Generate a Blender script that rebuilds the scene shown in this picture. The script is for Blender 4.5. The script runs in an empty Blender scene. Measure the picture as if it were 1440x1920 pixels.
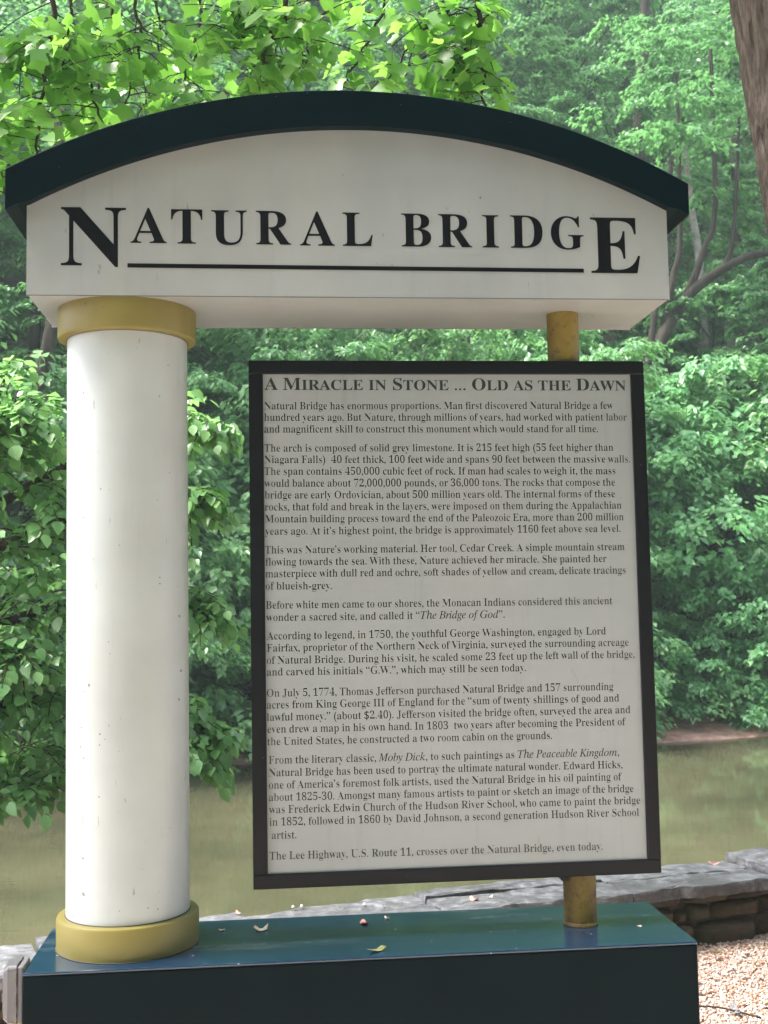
import bpy, math, random
import numpy as np
from math import radians, sin, cos, pi
from mathutils import Vector, Matrix

sc = bpy.context.scene
COL = sc.collection

# ------------------------------------------------------------------ camera
cam_d = bpy.data.cameras.new('camera')
cam = bpy.data.objects.new('camera', cam_d)
COL.objects.link(cam)
yaw, pitch, roll = 0.09632, 0.07709, -0.01818
F = Vector((sin(yaw)*cos(pitch), cos(yaw)*cos(pitch), sin(pitch)))
r0 = Vector((cos(yaw), -sin(yaw), 0)); u0 = r0.cross(F)
Rv = r0*cos(roll) + u0*sin(roll); Uv = -r0*sin(roll) + u0*cos(roll)
M = Matrix((Rv, Uv, -F)).transposed().to_4x4()
CAMP = Vector((0.6553, -3.1646, 1.6008))
M.translation = CAMP
cam.matrix_world = M
cam_d.sensor_fit = 'VERTICAL'; cam_d.sensor_height = 36.0
cam_d.lens = 2180.46/1920*36
cam_d.clip_start = 0.05; cam_d.clip_end = 2000
cam_d.dof.use_dof = True; cam_d.dof.focus_distance = 3.4; cam_d.dof.aperture_fstop = 9.0
sc.camera = cam
sc.render.resolution_x = 768; sc.render.resolution_y = 1024

# ------------------------------------------------------------------ world, sun, exposure
SUN = Vector((-0.80, -0.02, 1.15)).normalized()
elev = math.asin(SUN.z); az = math.atan2(SUN.x, SUN.y)
world = bpy.data.worlds.new('World'); sc.world = world; world.use_nodes = True
wt = world.node_tree; wt.nodes.clear()
wo = wt.nodes.new('ShaderNodeOutputWorld'); bg = wt.nodes.new('ShaderNodeBackground')
sky = wt.nodes.new('ShaderNodeTexSky'); sky.sky_type = 'NISHITA'; sky.sun_disc = False
sky.sun_elevation = elev; sky.sun_rotation = az
sky.air_density = 1.0; sky.dust_density = 3.5; sky.ozone_density = 1.0
hs = wt.nodes.new('ShaderNodeHueSaturation'); hs.inputs['Saturation'].default_value = 0.45
wt.links.new(sky.outputs[0], hs.inputs['Color'])
wt.links.new(hs.outputs[0], bg.inputs['Color']); bg.inputs['Strength'].default_value = 0.15
wt.links.new(bg.outputs[0], wo.inputs['Surface'])
sun_d = bpy.data.lights.new('sun', 'SUN'); sun_d.energy = 3.6; sun_d.angle = radians(20)
sun_d.color = (1.0, 0.96, 0.88)
sun = bpy.data.objects.new('sun', sun_d); COL.objects.link(sun)
sun.rotation_euler = SUN.to_track_quat('Z', 'Y').to_euler()
sun.location = (-10, 8, 15)
sc.view_settings.view_transform = 'Standard'; sc.view_settings.look = 'None'
sc.view_settings.gamma = 1.0; sc.view_settings.use_curve_mapping = False
sc.view_settings.exposure = 2.05
sc.cycles.max_bounces = 8; sc.cycles.diffuse_bounces = 4; sc.cycles.glossy_bounces = 3
sc.cycles.transmission_bounces = 6; sc.cycles.transparent_max_bounces = 8
sc.cycles.volume_bounces = 1
sc.cycles.use_denoising = True
sc.cycles.caustics_reflective = False; sc.cycles.caustics_refractive = False

rng = np.random.default_rng(7)
random.seed(7)

# ------------------------------------------------------------------ helpers
def tag(o, label=None, cat=None, group=None, kind=None):
    if label: o['label'] = label
    if cat: o['category'] = cat
    if group: o['group'] = group
    if kind: o['kind'] = kind
    return o

def empty(name, loc=(0, 0, 0), rz=0):
    o = bpy.data.objects.new(name, None); COL.objects.link(o)
    o.location = loc; o.rotation_euler = (0, 0, rz); o.empty_display_size = 0.1
    return o

def link(name, me, mat=None, parent=None):
    if mat is not None and len(me.materials) == 0: me.materials.append(mat)
    o = bpy.data.objects.new(name, me); COL.objects.link(o)
    if parent is not None: o.parent = parent
    return o

def mesh(name, V, polys, mat=None, parent=None, smooth=False):
    me = bpy.data.meshes.new(name)
    me.from_pydata([tuple(map(float, v)) for v in V], [], [tuple(map(int, p)) for p in polys])
    me.update()
    if smooth: me.polygons.foreach_set('use_smooth', [True]*len(me.polygons))
    return link(name, me, mat, parent)

def fast_mesh(name, V, Fc, attr=None, smooth=False):
    """V (n,3), Fc (m,k) same-size faces"""
    me = bpy.data.meshes.new(name)
    V = np.asarray(V, np.float32); Fc = np.asarray(Fc, np.int32)
    n, (m, k) = len(V), Fc.shape
    me.vertices.add(n); me.vertices.foreach_set('co', V.ravel())
    me.loops.add(m*k); me.loops.foreach_set('vertex_index', Fc.ravel())
    me.polygons.add(m)
    me.polygons.foreach_set('loop_start', np.arange(0, m*k, k, dtype=np.int32))
    try: me.polygons.foreach_set('loop_total', np.full(m, k, np.int32))
    except Exception: pass
    if smooth: me.polygons.foreach_set('use_smooth', np.ones(m, bool))
    me.update(calc_edges=True)
    if attr is not None:
        a = me.attributes.new('rnd', 'FLOAT', 'FACE'); a.data.foreach_set('value', np.asarray(attr, np.float32))
    return me

class Bag:
    """collects quads/tris geometry"""
    def __init__(s): s.V = []; s.P = []
    def add(s, V, P):
        b = len(s.V); s.V += [tuple(v) for v in V]; s.P += [tuple(b+i for i in p) for p in P]
    def box(s, x0, x1, y0, y1, z0, z1):
        s.add([(x0,y0,z0),(x1,y0,z0),(x1,y1,z0),(x0,y1,z0),(x0,y0,z1),(x1,y0,z1),(x1,y1,z1),(x0,y1,z1)],
              [(3,2,1,0),(4,5,6,7),(0,1,5,4),(1,2,6,5),(2,3,7,6),(3,0,4,7)])
    def build(s, name, mat, parent=None, bevel=0, seg=2, smooth=False):
        o = mesh(name, s.V, s.P, mat, parent, smooth)
        if bevel:
            m = o.modifiers.new('bevel', 'BEVEL'); m.width = bevel; m.segments = seg; m.limit_method = 'ANGLE'; m.angle_limit = radians(35)
        return o

def tube(pts, rad, n=8, wob=0.0, cap=True, seed=0):
    """tapered tube along pts; returns V,P(quads)"""
    pts = [Vector(p) for p in pts]; V = []; P = []
    r = np.random.default_rng(seed)
    up = Vector((0.13, 0.31, 0.94)).normalized()
    ref = None
    for i, p in enumerate(pts):
        d = (pts[min(i+1, len(pts)-1)] - pts[max(i-1, 0)]).normalized()
        if ref is None:
            ref = d.cross(Vector((1, 0, 0)) if abs(d.x) < .8 else Vector((0, 1, 0))).normalized()
        ref = (ref - d*ref.dot(d)).normalized(); b = d.cross(ref)
        for k in range(n):
            a = 2*pi*k/n; rr = rad[i]*(1+wob*float(r.normal()))
            V.append(p + (ref*cos(a) + b*sin(a))*rr)
    for i in range(len(pts)-1):
        for k in range(n):
            P.append((i*n+k, i*n+(k+1) % n, (i+1)*n+(k+1) % n, (i+1)*n+k))
    if cap:
        V.append(pts[-1]); c = len(V)-1; b0 = (len(pts)-1)*n
        for k in range(n): P.append((b0+k, b0+(k+1) % n, c))
    return V, P

def smooth_path(ctrl, n):
    """Catmull-Rom through ctrl -> n points"""
    c = [np.array(p, float) for p in ctrl]; c = [2*c[0]-c[1]] + c + [2*c[-1]-c[-2]]
    out = []; m = len(c)-3
    for i in range(n):
        t = i/(n-1)*m; k = min(int(t), m-1); t -= k
        p0, p1, p2, p3 = c[k:k+4]
        out.append(.5*((2*p1)+(-p0+p2)*t+(2*p0-5*p1+4*p2-p3)*t*t+(-p0+3*p1-3*p2+p3)*t**3))
    return out

# ------------------------------------------------------------------ materials
def new_mat(name):
    m = bpy.data.materials.new(name); m.use_nodes = True
    nt = m.node_tree; p = nt.nodes['Principled BSDF']
    return m, nt, p
def node(nt, t, **kw):
    n = nt.nodes.new(t)
    for k, v in kw.items(): setattr(n, k, v)
    return n
def setin(n, **kw):
    for k, v in kw.items(): n.inputs[k.replace('_', ' ')].default_value = v
def rgb(c): return (c[0], c[1], c[2], 1)
def ramp(nt, stops, src=None, interp='LINEAR'):
    r = nt.nodes.new('ShaderNodeValToRGB'); r.color_ramp.interpolation = interp
    e = r.color_ramp.elements
    while len(e) < len(stops): e.new(0.5)
    for i, (p, c) in enumerate(stops):
        e[i].position = p; e[i].color = rgb(c) if len(c) == 3 else c
    if src is not None: nt.links.new(src, r.inputs[0])
    return r
def noise(nt, scale, detail=4, rough=.55, coord='Object', vec=None, stretch=None):
    tc = nt.nodes.new('ShaderNodeTexCoord'); n = nt.nodes.new('ShaderNodeTexNoise')
    setin(n, Scale=scale, Detail=detail, Roughness=rough)
    src = tc.outputs[coord] if vec is None else vec
    if stretch:
        mp = nt.nodes.new('ShaderNodeMapping'); mp.inputs['Scale'].default_value = stretch
        nt.links.new(src, mp.inputs[0]); src = mp.outputs[0]
    nt.links.new(src, n.inputs['Vector'])
    return n
def mixc(nt, a, b, f, mode='MIX'):
    m = nt.nodes.new('ShaderNodeMix'); m.data_type = 'RGBA'; m.blend_type = mode
    for s, v in ((6, a), (7, b), (0, f)):
        if isinstance(v, (tuple, list)): m.inputs[s].default_value = rgb(v)
        elif isinstance(v, (int, float)): m.inputs[s].default_value = v
        else: nt.links.new(v, m.inputs[s])
    return m.outputs[2]
def bump(nt, p, h, strength=.3, dist=.01):
    b = nt.nodes.new('ShaderNodeBump'); setin(b, Strength=strength, Distance=dist)
    nt.links.new(h, b.inputs['Height']); nt.links.new(b.outputs[0], p.inputs['Normal'])
    return b
def math_(nt, op, a, b=0.0, c=None):
    m = nt.nodes.new('ShaderNodeMath'); m.operation = op
    for i, v in enumerate((a, b) if c is None else (a, b, c)):
        if isinstance(v, (int, float)): m.inputs[i].default_value = v
        else: nt.links.new(v, m.inputs[i])
    return m.outputs[0]

def specks(nt, scale, size, keep, stretch=(1, 1, 1), seed=0.0):
    """sparse small specks mask 0..1 from a voronoi"""
    tc = nt.nodes.new('ShaderNodeTexCoord'); mp = nt.nodes.new('ShaderNodeMapping')
    mp.inputs['Scale'].default_value = stretch; mp.inputs['Location'].default_value = (seed, seed*1.7, seed*.6)
    nt.links.new(tc.outputs['Object'], mp.inputs[0])
    nz = nt.nodes.new('ShaderNodeTexNoise'); setin(nz, Scale=scale*2.2, Detail=2)
    nt.links.new(mp.outputs[0], nz.inputs['Vector'])
    ad = nt.nodes.new('ShaderNodeMixRGB'); ad.blend_type = 'ADD'; ad.inputs[0].default_value = .35/scale
    nt.links.new(mp.outputs[0], ad.inputs[1]); nt.links.new(nz.outputs['Color'], ad.inputs[2])
    v = nt.nodes.new('ShaderNodeTexVoronoi'); setin(v, Scale=scale); nt.links.new(ad.outputs[0], v.inputs['Vector'])
    sp = nt.nodes.new('ShaderNodeSeparateColor'); nt.links.new(v.outputs['Color'], sp.inputs[0])
    # radius varies per cell, only a few cells keep a speck
    rad = math_(nt, 'MULTIPLY', sp.outputs[1], size)
    inside = math_(nt, 'LESS_THAN', v.outputs['Distance'], rad)
    kp = math_(nt, 'LESS_THAN', sp.outputs[0], keep)
    return math_(nt, 'MULTIPLY', inside, kp)

def painted(name, col, rough=.45, speck=(.10, .08, .05), var=.06, sp=(15, .095, .75), coat=0.0, dirt=None, spec=.5):
    m, nt, p = new_mat(name)
    n = noise(nt, 3.5, 5)
    dark = tuple(c*(1-var*2) for c in col); lite = tuple(min(1, c*(1+var)) for c in col)
    base = ramp(nt, [(.3, dark), (.7, lite)], n.outputs[0]).outputs[0]
    if dirt:
        n3 = noise(nt, 1.3, 6, .7, stretch=(1, 1, .35))
        f = ramp(nt, [(.45, (0, 0, 0)), (.75, (1, 1, 1))], n3.outputs[0]).outputs[0]
        base = mixc(nt, base, dirt, math_(nt, 'MULTIPLY', f, .25))
    if dirt:
        n4 = noise(nt, 1.0, 5, .7, stretch=(16, 16, .9))
        f = ramp(nt, [(.56, (0, 0, 0)), (.70, (1, 1, 1))], n4.outputs[0]).outputs[0]
        base = mixc(nt, base, tuple(v*.6 for v in col), math_(nt, 'MULTIPLY', f, .22))
        n5 = noise(nt, 45, 3, .6, stretch=(1, 1, .25))
        f = ramp(nt, [(.70, (0, 0, 0)), (.73, (1, 1, 1))], n5.outputs[0]).outputs[0]
        base = mixc(nt, base, speck, math_(nt, 'MULTIPLY', f, .45))
    s1 = specks(nt, sp[0], sp[1], sp[2], seed=3.1)
    s2 = specks(nt, sp[0]*2.6, sp[1]*1.3, sp[2]*.45, seed=9.3)
    s = math_(nt, 'MAXIMUM', s1, s2)
    base = mixc(nt, base, speck, math_(nt, 'MULTIPLY', s, .8))
    nt.links.new(base, p.inputs['Base Color'])
    n2 = noise(nt, 60, 3)
    setin(p, Roughness=rough); p.inputs['Specular IOR Level'].default_value = spec; p.inputs['Coat Weight'].default_value = coat; p.inputs['Coat Roughness'].default_value = .15
    bump(nt, p, n2.outputs[0], .08, .002)
    return m

M_white = painted('cream_paint', (.40, .43, .455), .38, dirt=(.40, .35, .27))
M_beam = painted('board_paint', (.262, .276, .286), .42, sp=(11, .09, .3), dirt=(.42, .37, .29))
M_ochre = painted('ochre_paint', (.172, .142, .038), .42, sp=(20, .12, .35), var=.05)
M_navy = painted('dark_teal_paint', (.0004, .0052, .0080), .32, spec=.05, speck=(.32, .34, .33), var=.15, sp=(22, .05, .2))
M_letter = painted('black_vinyl', (.004, .004, .006), .4, spec=.1, speck=(.2, .2, .19), sp=(45, .07, .2))
M_frame = painted('charcoal_metal', (.006, .0065, .009), .4, spec=.15, speck=(.2, .2, .2), var=.1, sp=(22, .06, .15))
M_print = painted('printed_ink', (.012, .015, .016), .5, sp=(5, .01, .01))
M_panel = painted('panel_face', (.258, .279, .300), .40, speck=(.25, .22, .18), var=.03, sp=(16, .06, .18), dirt=(.38, .34, .28))

def mat_top():
    m, nt, p = new_mat('glossy_teal_paint_sky_tint')
    n = noise(nt, 5, 6, .6, stretch=(.5, 1.6, 1))
    c = ramp(nt, [(.3, (.002, .016, .042)), (.7, (.005, .027, .066))], n.outputs[0]).outputs[0]  # lighter and bluer than the body paint: sky reflection put into the colour
    n2 = noise(nt, 2.2, 5, .65, stretch=(.6, 3.5, 1))
    dust = ramp(nt, [(.52, (0, 0, 0)), (.72, (1, 1, 1))], n2.outputs[0]).outputs[0]
    fine = noise(nt, 160, 2)
    dust = math_(nt, 'MULTIPLY', dust, math_(nt, 'MULTIPLY', fine.outputs[0], .35))
    c = mixc(nt, c, (.30, .36, .36), dust)
    s = math_(nt, 'MAXIMUM', specks(nt, 30, .10, .3, seed=1.2), specks(nt, 70, .14, .12, seed=5.2))
    c = mixc(nt, c, (.5, .52, .5), math_(nt, 'MULTIPLY', s, .7))
    nt.links.new(c, p.inputs['Base Color'])
    r = ramp(nt, [(.3, (.16,)*3), (.8, (.34,)*3)], n2.outputs[0]).outputs[0]
    nt.links.new(r, p.inputs['Roughness'])
    p.inputs['Coat Weight'].default_value = .5; p.inputs['Coat Roughness'].default_value = .12
    n3 = noise(nt, 1.6, 3, .5, stretch=(1, 3, 1)); bump(nt, p, n3.outputs[0], .25, .012)
    return m
M_top = mat_top()

def mat_rusty():
    m, nt, p = new_mat('weathered_yellow_pole')
    n = noise(nt, 9, 7, .7, stretch=(1, 1, .45))
    c = ramp(nt, [(.3, (.07, .035, .008)), (.45, (.15, .098, .012)), (.7, (.19, .145, .022))], n.outputs[0]).outputs[0]
    n2 = noise(nt, 26, 6, .75)
    f = ramp(nt, [(.52, (0, 0, 0)), (.62, (1, 1, 1))], n2.outputs[0]).outputs[0]
    c = mixc(nt, c, (.07, .032, .012), math_(nt, 'MULTIPLY', f, .85))
    nt.links.new(c, p.inputs['Base Color']); setin(p, Roughness=.6)
    bump(nt, p, n2.outputs[0], .35, .004)
    return m
M_pole = mat_rusty()

def mat_bark(name, c0, c1, c2, sc_=(9, 9, 1.3), strength=.8, dist=.03):
    m, nt, p = new_mat(name)
    n = noise(nt, 1.0, 8, .65, stretch=sc_)
    n2 = noise(nt, .8, 4, .6)
    c = ramp(nt, [(.32, c0), (.5, c1), (.68, c2)], n.outputs[0]).outputs[0]
    c = mixc(nt, c, tuple(v*.55 for v in c1), ramp(nt, [(.4, (0,0,0)), (.7, (1,1,1))], n2.outputs[0]).outputs[0])
    nt.links.new(c, p.inputs['Base Color']); setin(p, Roughness=.9); p.inputs['Specular IOR Level'].default_value = .2
    bump(nt, p, n.outputs[0], strength, dist)
    return m
M_bark = mat_bark('forest_bark', (.018, .014, .011), (.042, .034, .029), (.08, .067, .058))
M_bark_big = mat_bark('furrowed_bark', (.014, .010, .008), (.065, .048, .040), (.13, .10, .085), (34, 34, 7.0), 1.0, .03)
M_bark_pale = mat_bark('pale_bark', (.12, .11, .10), (.28, .26, .25), (.42, .40, .38), (5, 5, 6), .3)
M_twig = mat_bark('twig_bark', (.02, .013, .01), (.05, .034, .026), (.09, .065, .05), (40, 40, 8), .4, .003)

def mat_leaf(name, cols, trans, tmix=.38, rough=.42, spec=.5):
    m, nt, p = new_mat(name)
    at = node(nt, 'ShaderNodeAttribute', attribute_name='rnd')
    oi = node(nt, 'ShaderNodeObjectInfo')
    n = noise(nt, .55, 3, .5)
    v = math_(nt, 'ADD', math_(nt, 'MULTIPLY', at.outputs['Fac'], .62), math_(nt, 'MULTIPLY', n.outputs[0], .35))
    c = ramp(nt, [(.12, cols[0]), (.45, cols[1]), (.85, cols[2])], v).outputs[0]
    h = nt.nodes.new('ShaderNodeHueSaturation')
    nt.links.new(c, h.inputs['Color'])
    nt.links.new(math_(nt, 'ADD', .485, math_(nt, 'MULTIPLY', oi.outputs['Random'], .03)), h.inputs['Hue'])
    nt.links.new(math_(nt, 'ADD', .85, math_(nt, 'MULTIPLY', oi.outputs['Random'], .3)), h.inputs['Value'])
    nt.links.new(h.outputs[0], p.inputs['Base Color'])
    setin(p, Roughness=rough); p.inputs['Specular IOR Level'].default_value = spec
    tr = nt.nodes.new('ShaderNodeBsdfTranslucent')
    tcn = mixc(nt, trans, h.outputs[0], .35)
    nt.links.new(tcn, tr.inputs['Color'])
    mx = nt.nodes.new('ShaderNodeMixShader'); mx.inputs[0].default_value = tmix
    nt.links.new(p.outputs[0], mx.inputs[1]); nt.links.new(tr.outputs[0], mx.inputs[2])
    nt.links.new(mx.outputs[0], nt.nodes['Material Output'].inputs['Surface'])
    return m
M_leaf_far = mat_leaf('forest_leaf', [(.038, .115, .048), (.08, .21, .08), (.15, .32, .12)], (.22, .52, .16), .45, .40, .6)
M_leaf_bush = mat_leaf('bank_shrub_leaf', [(.07, .19, .085), (.14, .32, .135), (.22, .42, .17)], (.27, .58, .18), .48, .38, .7)
M_leaf_near = mat_leaf('redbud_leaf', [(.08, .20, .085), (.17, .36, .15), (.27, .48, .20)], (.32, .66, .16), .50, .30, .8)
M_leaf_tulip = mat_leaf('tulip_leaf', [(.04, .13, .02), (.12, .30, .05), (.23, .45, .09)], (.40, .82, .12), .56, .35, .6)

# ------------------------------------------------------------------ terrain profile
def shore(X):
    return np.interp(X, [-60, -8, -2.65, -.1, 3, 6.8, 8.7, 14, 60], [8.5, 9.6, 11.6, 13.9, 14.6, 15.0, 15.4, 16.5, 22])
def wallY(X): return 1.50 + .30*np.asarray(X)
WATER = -0.70
def far_h(X, Y):
    d = Y - shore(X)
    n = .35*np.sin(X*.7+1)*np.cos(Y*.5) + .18*np.sin(X*1.9+Y*1.3) + .9*np.sin(X*.21+2.)*np.sin(Y*.13+1)
    mud = WATER + .02 + .21*d
    up = WATER + .31 + .75*(d-1.4)
    h = np.where(d < 0, WATER + .22*d, np.where(d < 1.4, mud, up + n*np.clip((d-1.4)/6, 0, 1)))
    h = np.maximum(h, -1.6)
    return h
def hz(x, y): return float(far_h(np.array(x), np.array(y)))

def grid_mesh(name, xs, ys, hf, mat):
    X, Y = np.meshgrid(xs, ys); Z = hf(X, Y)
    V = np.stack([X.ravel(), Y.ravel(), Z.ravel()], 1)
    nx, ny = len(xs), len(ys); i = np.arange(nx-1)[None, :] + nx*np.arange(ny-1)[:, None]
    Fc = np.stack([i, i+1, i+1+nx, i+nx], -1).reshape(-1, 4)
    me = fast_mesh(name, V, Fc, smooth=True)
    return link(name, me, mat)

def mat_ground():
    m, nt, p = new_mat('gravel_ground')
    v = nt.nodes.new('ShaderNodeTexVoronoi'); setin(v, Scale=75)
    tc = nt.nodes.new('ShaderNodeTexCoord'); nt.links.new(tc.outputs['Object'], v.inputs['Vector'])
    sp = nt.nodes.new('ShaderNodeSeparateColor'); nt.links.new(v.outputs['Color'], sp.inputs[0])
    c = ramp(nt, [(0, (.30, .20, .15)), (.4, (.60, .48, .40)), (.8, (.74, .66, .60)), (1, (.8, .75, .70))], sp.outputs[0]).outputs[0]
    n = noise(nt, 1.5, 5); c = mixc(nt, c, (.30, .22, .16), ramp(nt, [(.6, (0,0,0)), (.75, (1,1,1))], n.outputs[0]).outputs[0])
    nt.links.new(c, p.inputs['Base Color']); setin(p, Roughness=.85)
    bump(nt, p, v.outputs['Distance'], .6, .008)
    return m
def mat_hill():
    m, nt, p = new_mat('forest_floor')
    n = noise(nt, 1.2, 8, .7)
    c = ramp(nt, [(.3, (.022, .018, .010)), (.5, (.045, .038, .022)), (.62, (.03, .055, .02)), (.75, (.07, .055, .035))], n.outputs[0]).outputs[0]
    # reddish bare mud only just above the water line
    g = nt.nodes.new('ShaderNodeNewGeometry'); sx = nt.nodes.new('ShaderNodeSeparateXYZ')
    nt.links.new(g.outputs['Position'], sx.inputs[0])
    n2 = noise(nt, 6, 5)
    zz = math_(nt, 'ADD', sx.outputs[2], math_(nt, 'MULTIPLY', n2.outputs[0], .16))
    f = ramp(nt, [(0, (1, 1, 1)), (1, (0, 0, 0))]); 
    mr = nt.nodes.new('ShaderNodeMapRange'); nt.links.new(zz, mr.inputs[0])
    mr.inputs[1].default_value = -.34; mr.inputs[2].default_value = -.24
    mud = ramp(nt, [(.35, (.30, .15, .115)), (.65, (.52, .31, .26))], n2.outputs[0]).outputs[0]
    c = mixc(nt, mud, c, mr.outputs[0])
    nt.links.new(c, p.inputs['Base Color']); setin(p, Roughness=.8)
    bump(nt, p, n.outputs[0], .5, .08)
    return m
def mat_water():
    m, nt, p = new_mat('creek_water')
    n = noise(nt, .35, 4, .6)
    n2 = noise(nt, 1.2, 7, .72, stretch=(1, 3.2, 1))
    c = ramp(nt, [(.35, (.042, .044, .025)), (.65, (.088, .083, .048))], n.outputs[0]).outputs[0]
    c = mixc(nt, c, (.035, .028, .014), math_(nt, 'MULTIPLY', ramp(nt, [(.5, (0,0,0)), (.7, (1,1,1))], n2.outputs[0]).outputs[0], .4))
    nt.links.new(c, p.inputs['Base Color']); setin(p, Roughness=.03, IOR=1.40)
    w = noise(nt, 1.0, 5, .6, stretch=(2.2, 7, 1))
    w2 = noise(nt, 1.0, 3, .5, stretch=(9, 26, 1))
    h = math_(nt, 'ADD', w.outputs[0], math_(nt, 'MULTIPLY', w2.outputs[0], .25))
    bump(nt, p, h, .12, .008)
    return m

M_ground = mat_ground(); M_hill = mat_hill(); M_water = mat_water()
# near ground: flat strip up to the middle of the stone wall
xs = np.concatenate([np.linspace(-70, -5, 14), np.linspace(-4, 8, 49), np.linspace(10, 70, 13)])
V = []; Pq = []
for x in xs:
    V += [(x, -60, 0), (x, -6, 0), (x, float(wallY(x)) if -6 < x < 9 else float(wallY(np.clip(x, -6, 9))), 0),
          (x, float(wallY(np.clip(x, -6, 9)))+.02, -1.7)]
for i in range(len(xs)-1):
    for k in range(3): Pq.append((i*4+k, i*4+4+k, i*4+5+k, i*4+1+k))
tag(mesh('ground', V, Pq, M_ground), kind='structure')

ys = np.concatenate([np.linspace(-.5, 8, 12), np.linspace(8.5, 30, 90), np.linspace(31, 66, 36)])
xs = np.concatenate([np.linspace(-75, -13, 24), np.linspace(-12, 20, 110), np.linspace(21, 80, 24)])
tag(grid_mesh('hillside', xs, ys, lambda X, Y: np.where(Y < 8, -1.6, far_h(X, Y)), M_hill), kind='structure')
wm = fast_mesh('water', [(-70, -1, WATER), (75, -1, WATER), (75, 30, WATER), (-70, 30, WATER)], [(0, 1, 2, 3)])
# keep the water only beyond the wall line
V = []; Pq = []
xw = np.linspace(-60, 60, 41)
for x in xw: V += [(x, float(wallY(np.clip(x, -6, 9)))+.05, WATER), (x, 30, WATER)]
for i in range(40): Pq.append((i*2, i*2+2, i*2+3, i*2+1))
bpy.data.meshes.remove(wm)
tag(mesh('water', V, Pq, M_water), kind='structure')

# ------------------------------------------------------------------ stone wall
def mat_stone(name, cols, wetspot=False, sc_=9, rough=.75):
    m, nt, p = new_mat(name)
    oi = node(nt, 'ShaderNodeObjectInfo')
    n = noise(nt, sc_, 8, .65); n2 = noise(nt, 3, 5, .6)
    c = ramp(nt, [(.3, cols[0]), (.5, cols[1]), (.7, cols[2])], n.outputs[0]).outputs[0]
    c = mixc(nt, c, cols[3], ramp(nt, [(.48, (0,0,0)), (.68, (1,1,1))], n2.outputs[0]).outputs[0])
    h = nt.nodes.new('ShaderNodeHueSaturation'); nt.links.new(c, h.inputs['Color'])
    nt.links.new(math_(nt, 'ADD', .8, math_(nt, 'MULTIPLY', oi.outputs['Random'], .4)), h.inputs['Value'])
    nt.links.new(h.outputs[0], p.inputs['Base Color']); setin(p, Roughness=rough)
    bump(nt, p, n.outputs[0], .9, .02)
    return m
M_coping = mat_stone('grey_flagstone', [(.03, .03, .033), (.10, .10, .112), (.23, .23, .245), (.06, .058, .062)], sc_=16, rough=.5)
M_rubble = mat_stone('brown_rubble', [(.025, .017, .012), (.07, .046, .03), (.13, .09, .05), (.06, .06, .028)], sc_=14)
M_mortar = mat_stone('dark_mortar', [(.02, .017, .013), (.045, .036, .028), (.07, .06, .05), (.03, .03, .02)], sc_=30)

wall = empty('stone_wall', (1.5, float(wallY(1.5)), 0))
tag(wall, 'low rubble stone wall with cracked grey flagstone coping between the gravel and the creek', 'stone wall')
WO = Vector(wall.location)
ddir = Vector((1, .30, 0)).normalized(); dn = Vector((-.30, 1, 0)).normalized()
WL = math.sqrt(1+.09)
def wp(s, t, z):  # s along the wall (metres from X=0), t across (+ = water side)
    base = Vector((s/WL, 1.50 + .30*s/WL, 0))
    return base + dn*t + Vector((0, 0, z)) - WO
b = Bag()
S0, S1 = -5.5, 9.0
ring = []
for s in np.linspace(S0, S1, 60):
    ring += [wp(s, -.095, -.05), wp(s, .13, -1.7), wp(s, .13, .255), wp(s, -.095, .255)]
V = ring; Pq = []
for i in range(59):
    for k in range(4): Pq.append((i*4+k, i*4+(k+1) % 4, i*4+4+(k+1) % 4, i*4+4+k))
mesh('mortar_core', V, Pq, M_mortar, wall)

def coping(s0, s1, t0, t1, z, th, seed, tilt=(0, 0)):
    r = np.random.default_rng(seed); out = []
    nl = max(4, int((s1-s0)/.05)); nw = max(3, int((t1-t0)/.06))
    for i in range(nl+1): out.append((s0+(s1-s0)*i/nl, t0))
    for i in range(1, nw): out.append((s1, t0+(t1-t0)*i/nw))
    for i in range(nl+1): out.append((s1-(s1-s0)*i/nl, t1))
    for i in range(1, nw): out.append((s0, t1-(t1-t0)*i/nw))
    n = len(out); w = r.normal(0, 1, n+1)
    ws = [(w[k]+w[(k+1) % n]+w[(k+2) % n])/3 for k in range(n)]
    cs, ct = (s0+s1)/2, (t0+t1)/2
    V = []
    rings = [(-th, .985, .6), (-th*.5, 1.0, 1.0), (-.006, .99, 1.0), (0, .965, .8)]
    for dz, k, amp in rings:
        for i, (s, t) in enumerate(out):
            # joint edges wander less than the free edges
            dt = ws[i]*.022*amp if (abs(t-t0) < 1e-6 or abs(t-t1) < 1e-6) else 0
            ds = ws[i]*.008*amp if (abs(s-s0) < 1e-6 or abs(s-s1) < 1e-6) else 0
            ss = cs+(s+ds-cs)*(1-(1-k)*.12/max(.12, (s1-s0)/2)) ; tt = ct+(t+dt-ct)*k
            zz = z+dz+tilt[0]*(ss-cs)+tilt[1]*(tt-ct)+.002*float(r.normal())
            V.append(wp(ss, tt, zz))
    P = []
    for q in range(len(rings)-1):
        for k in range(n): P.append((q*n+k, q*n+(k+1) % n, (q+1)*n+(k+1) % n, (q+1)*n+k))
    # undulating top with an inner ring and centre line
    b0 = (len(rings)-1)*n; base = len(V)
    for i, (s, t) in enumerate(out):
        ss = cs+(s-cs)*.55; tt = ct+(t-ct)*.5
        V.append(wp(ss, tt, z+.003+tilt[0]*(ss-cs)+tilt[1]*(tt-ct)+.004*ws[i]))
    V.append(wp(cs, ct, z+.002)); c = len(V)-1
    for k in range(n):
        P.append((b0+k, b0+(k+1) % n, base+(k+1) % n, base+k)); P.append((base+k, base+(k+1) % n, c))
    P.append(tuple(range(n-1, -1, -1)))
    return mesh('coping_stone', V, P, M_coping, wall)
rc = np.random.default_rng(21)
s = S0; k = 0
joints = []
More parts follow.
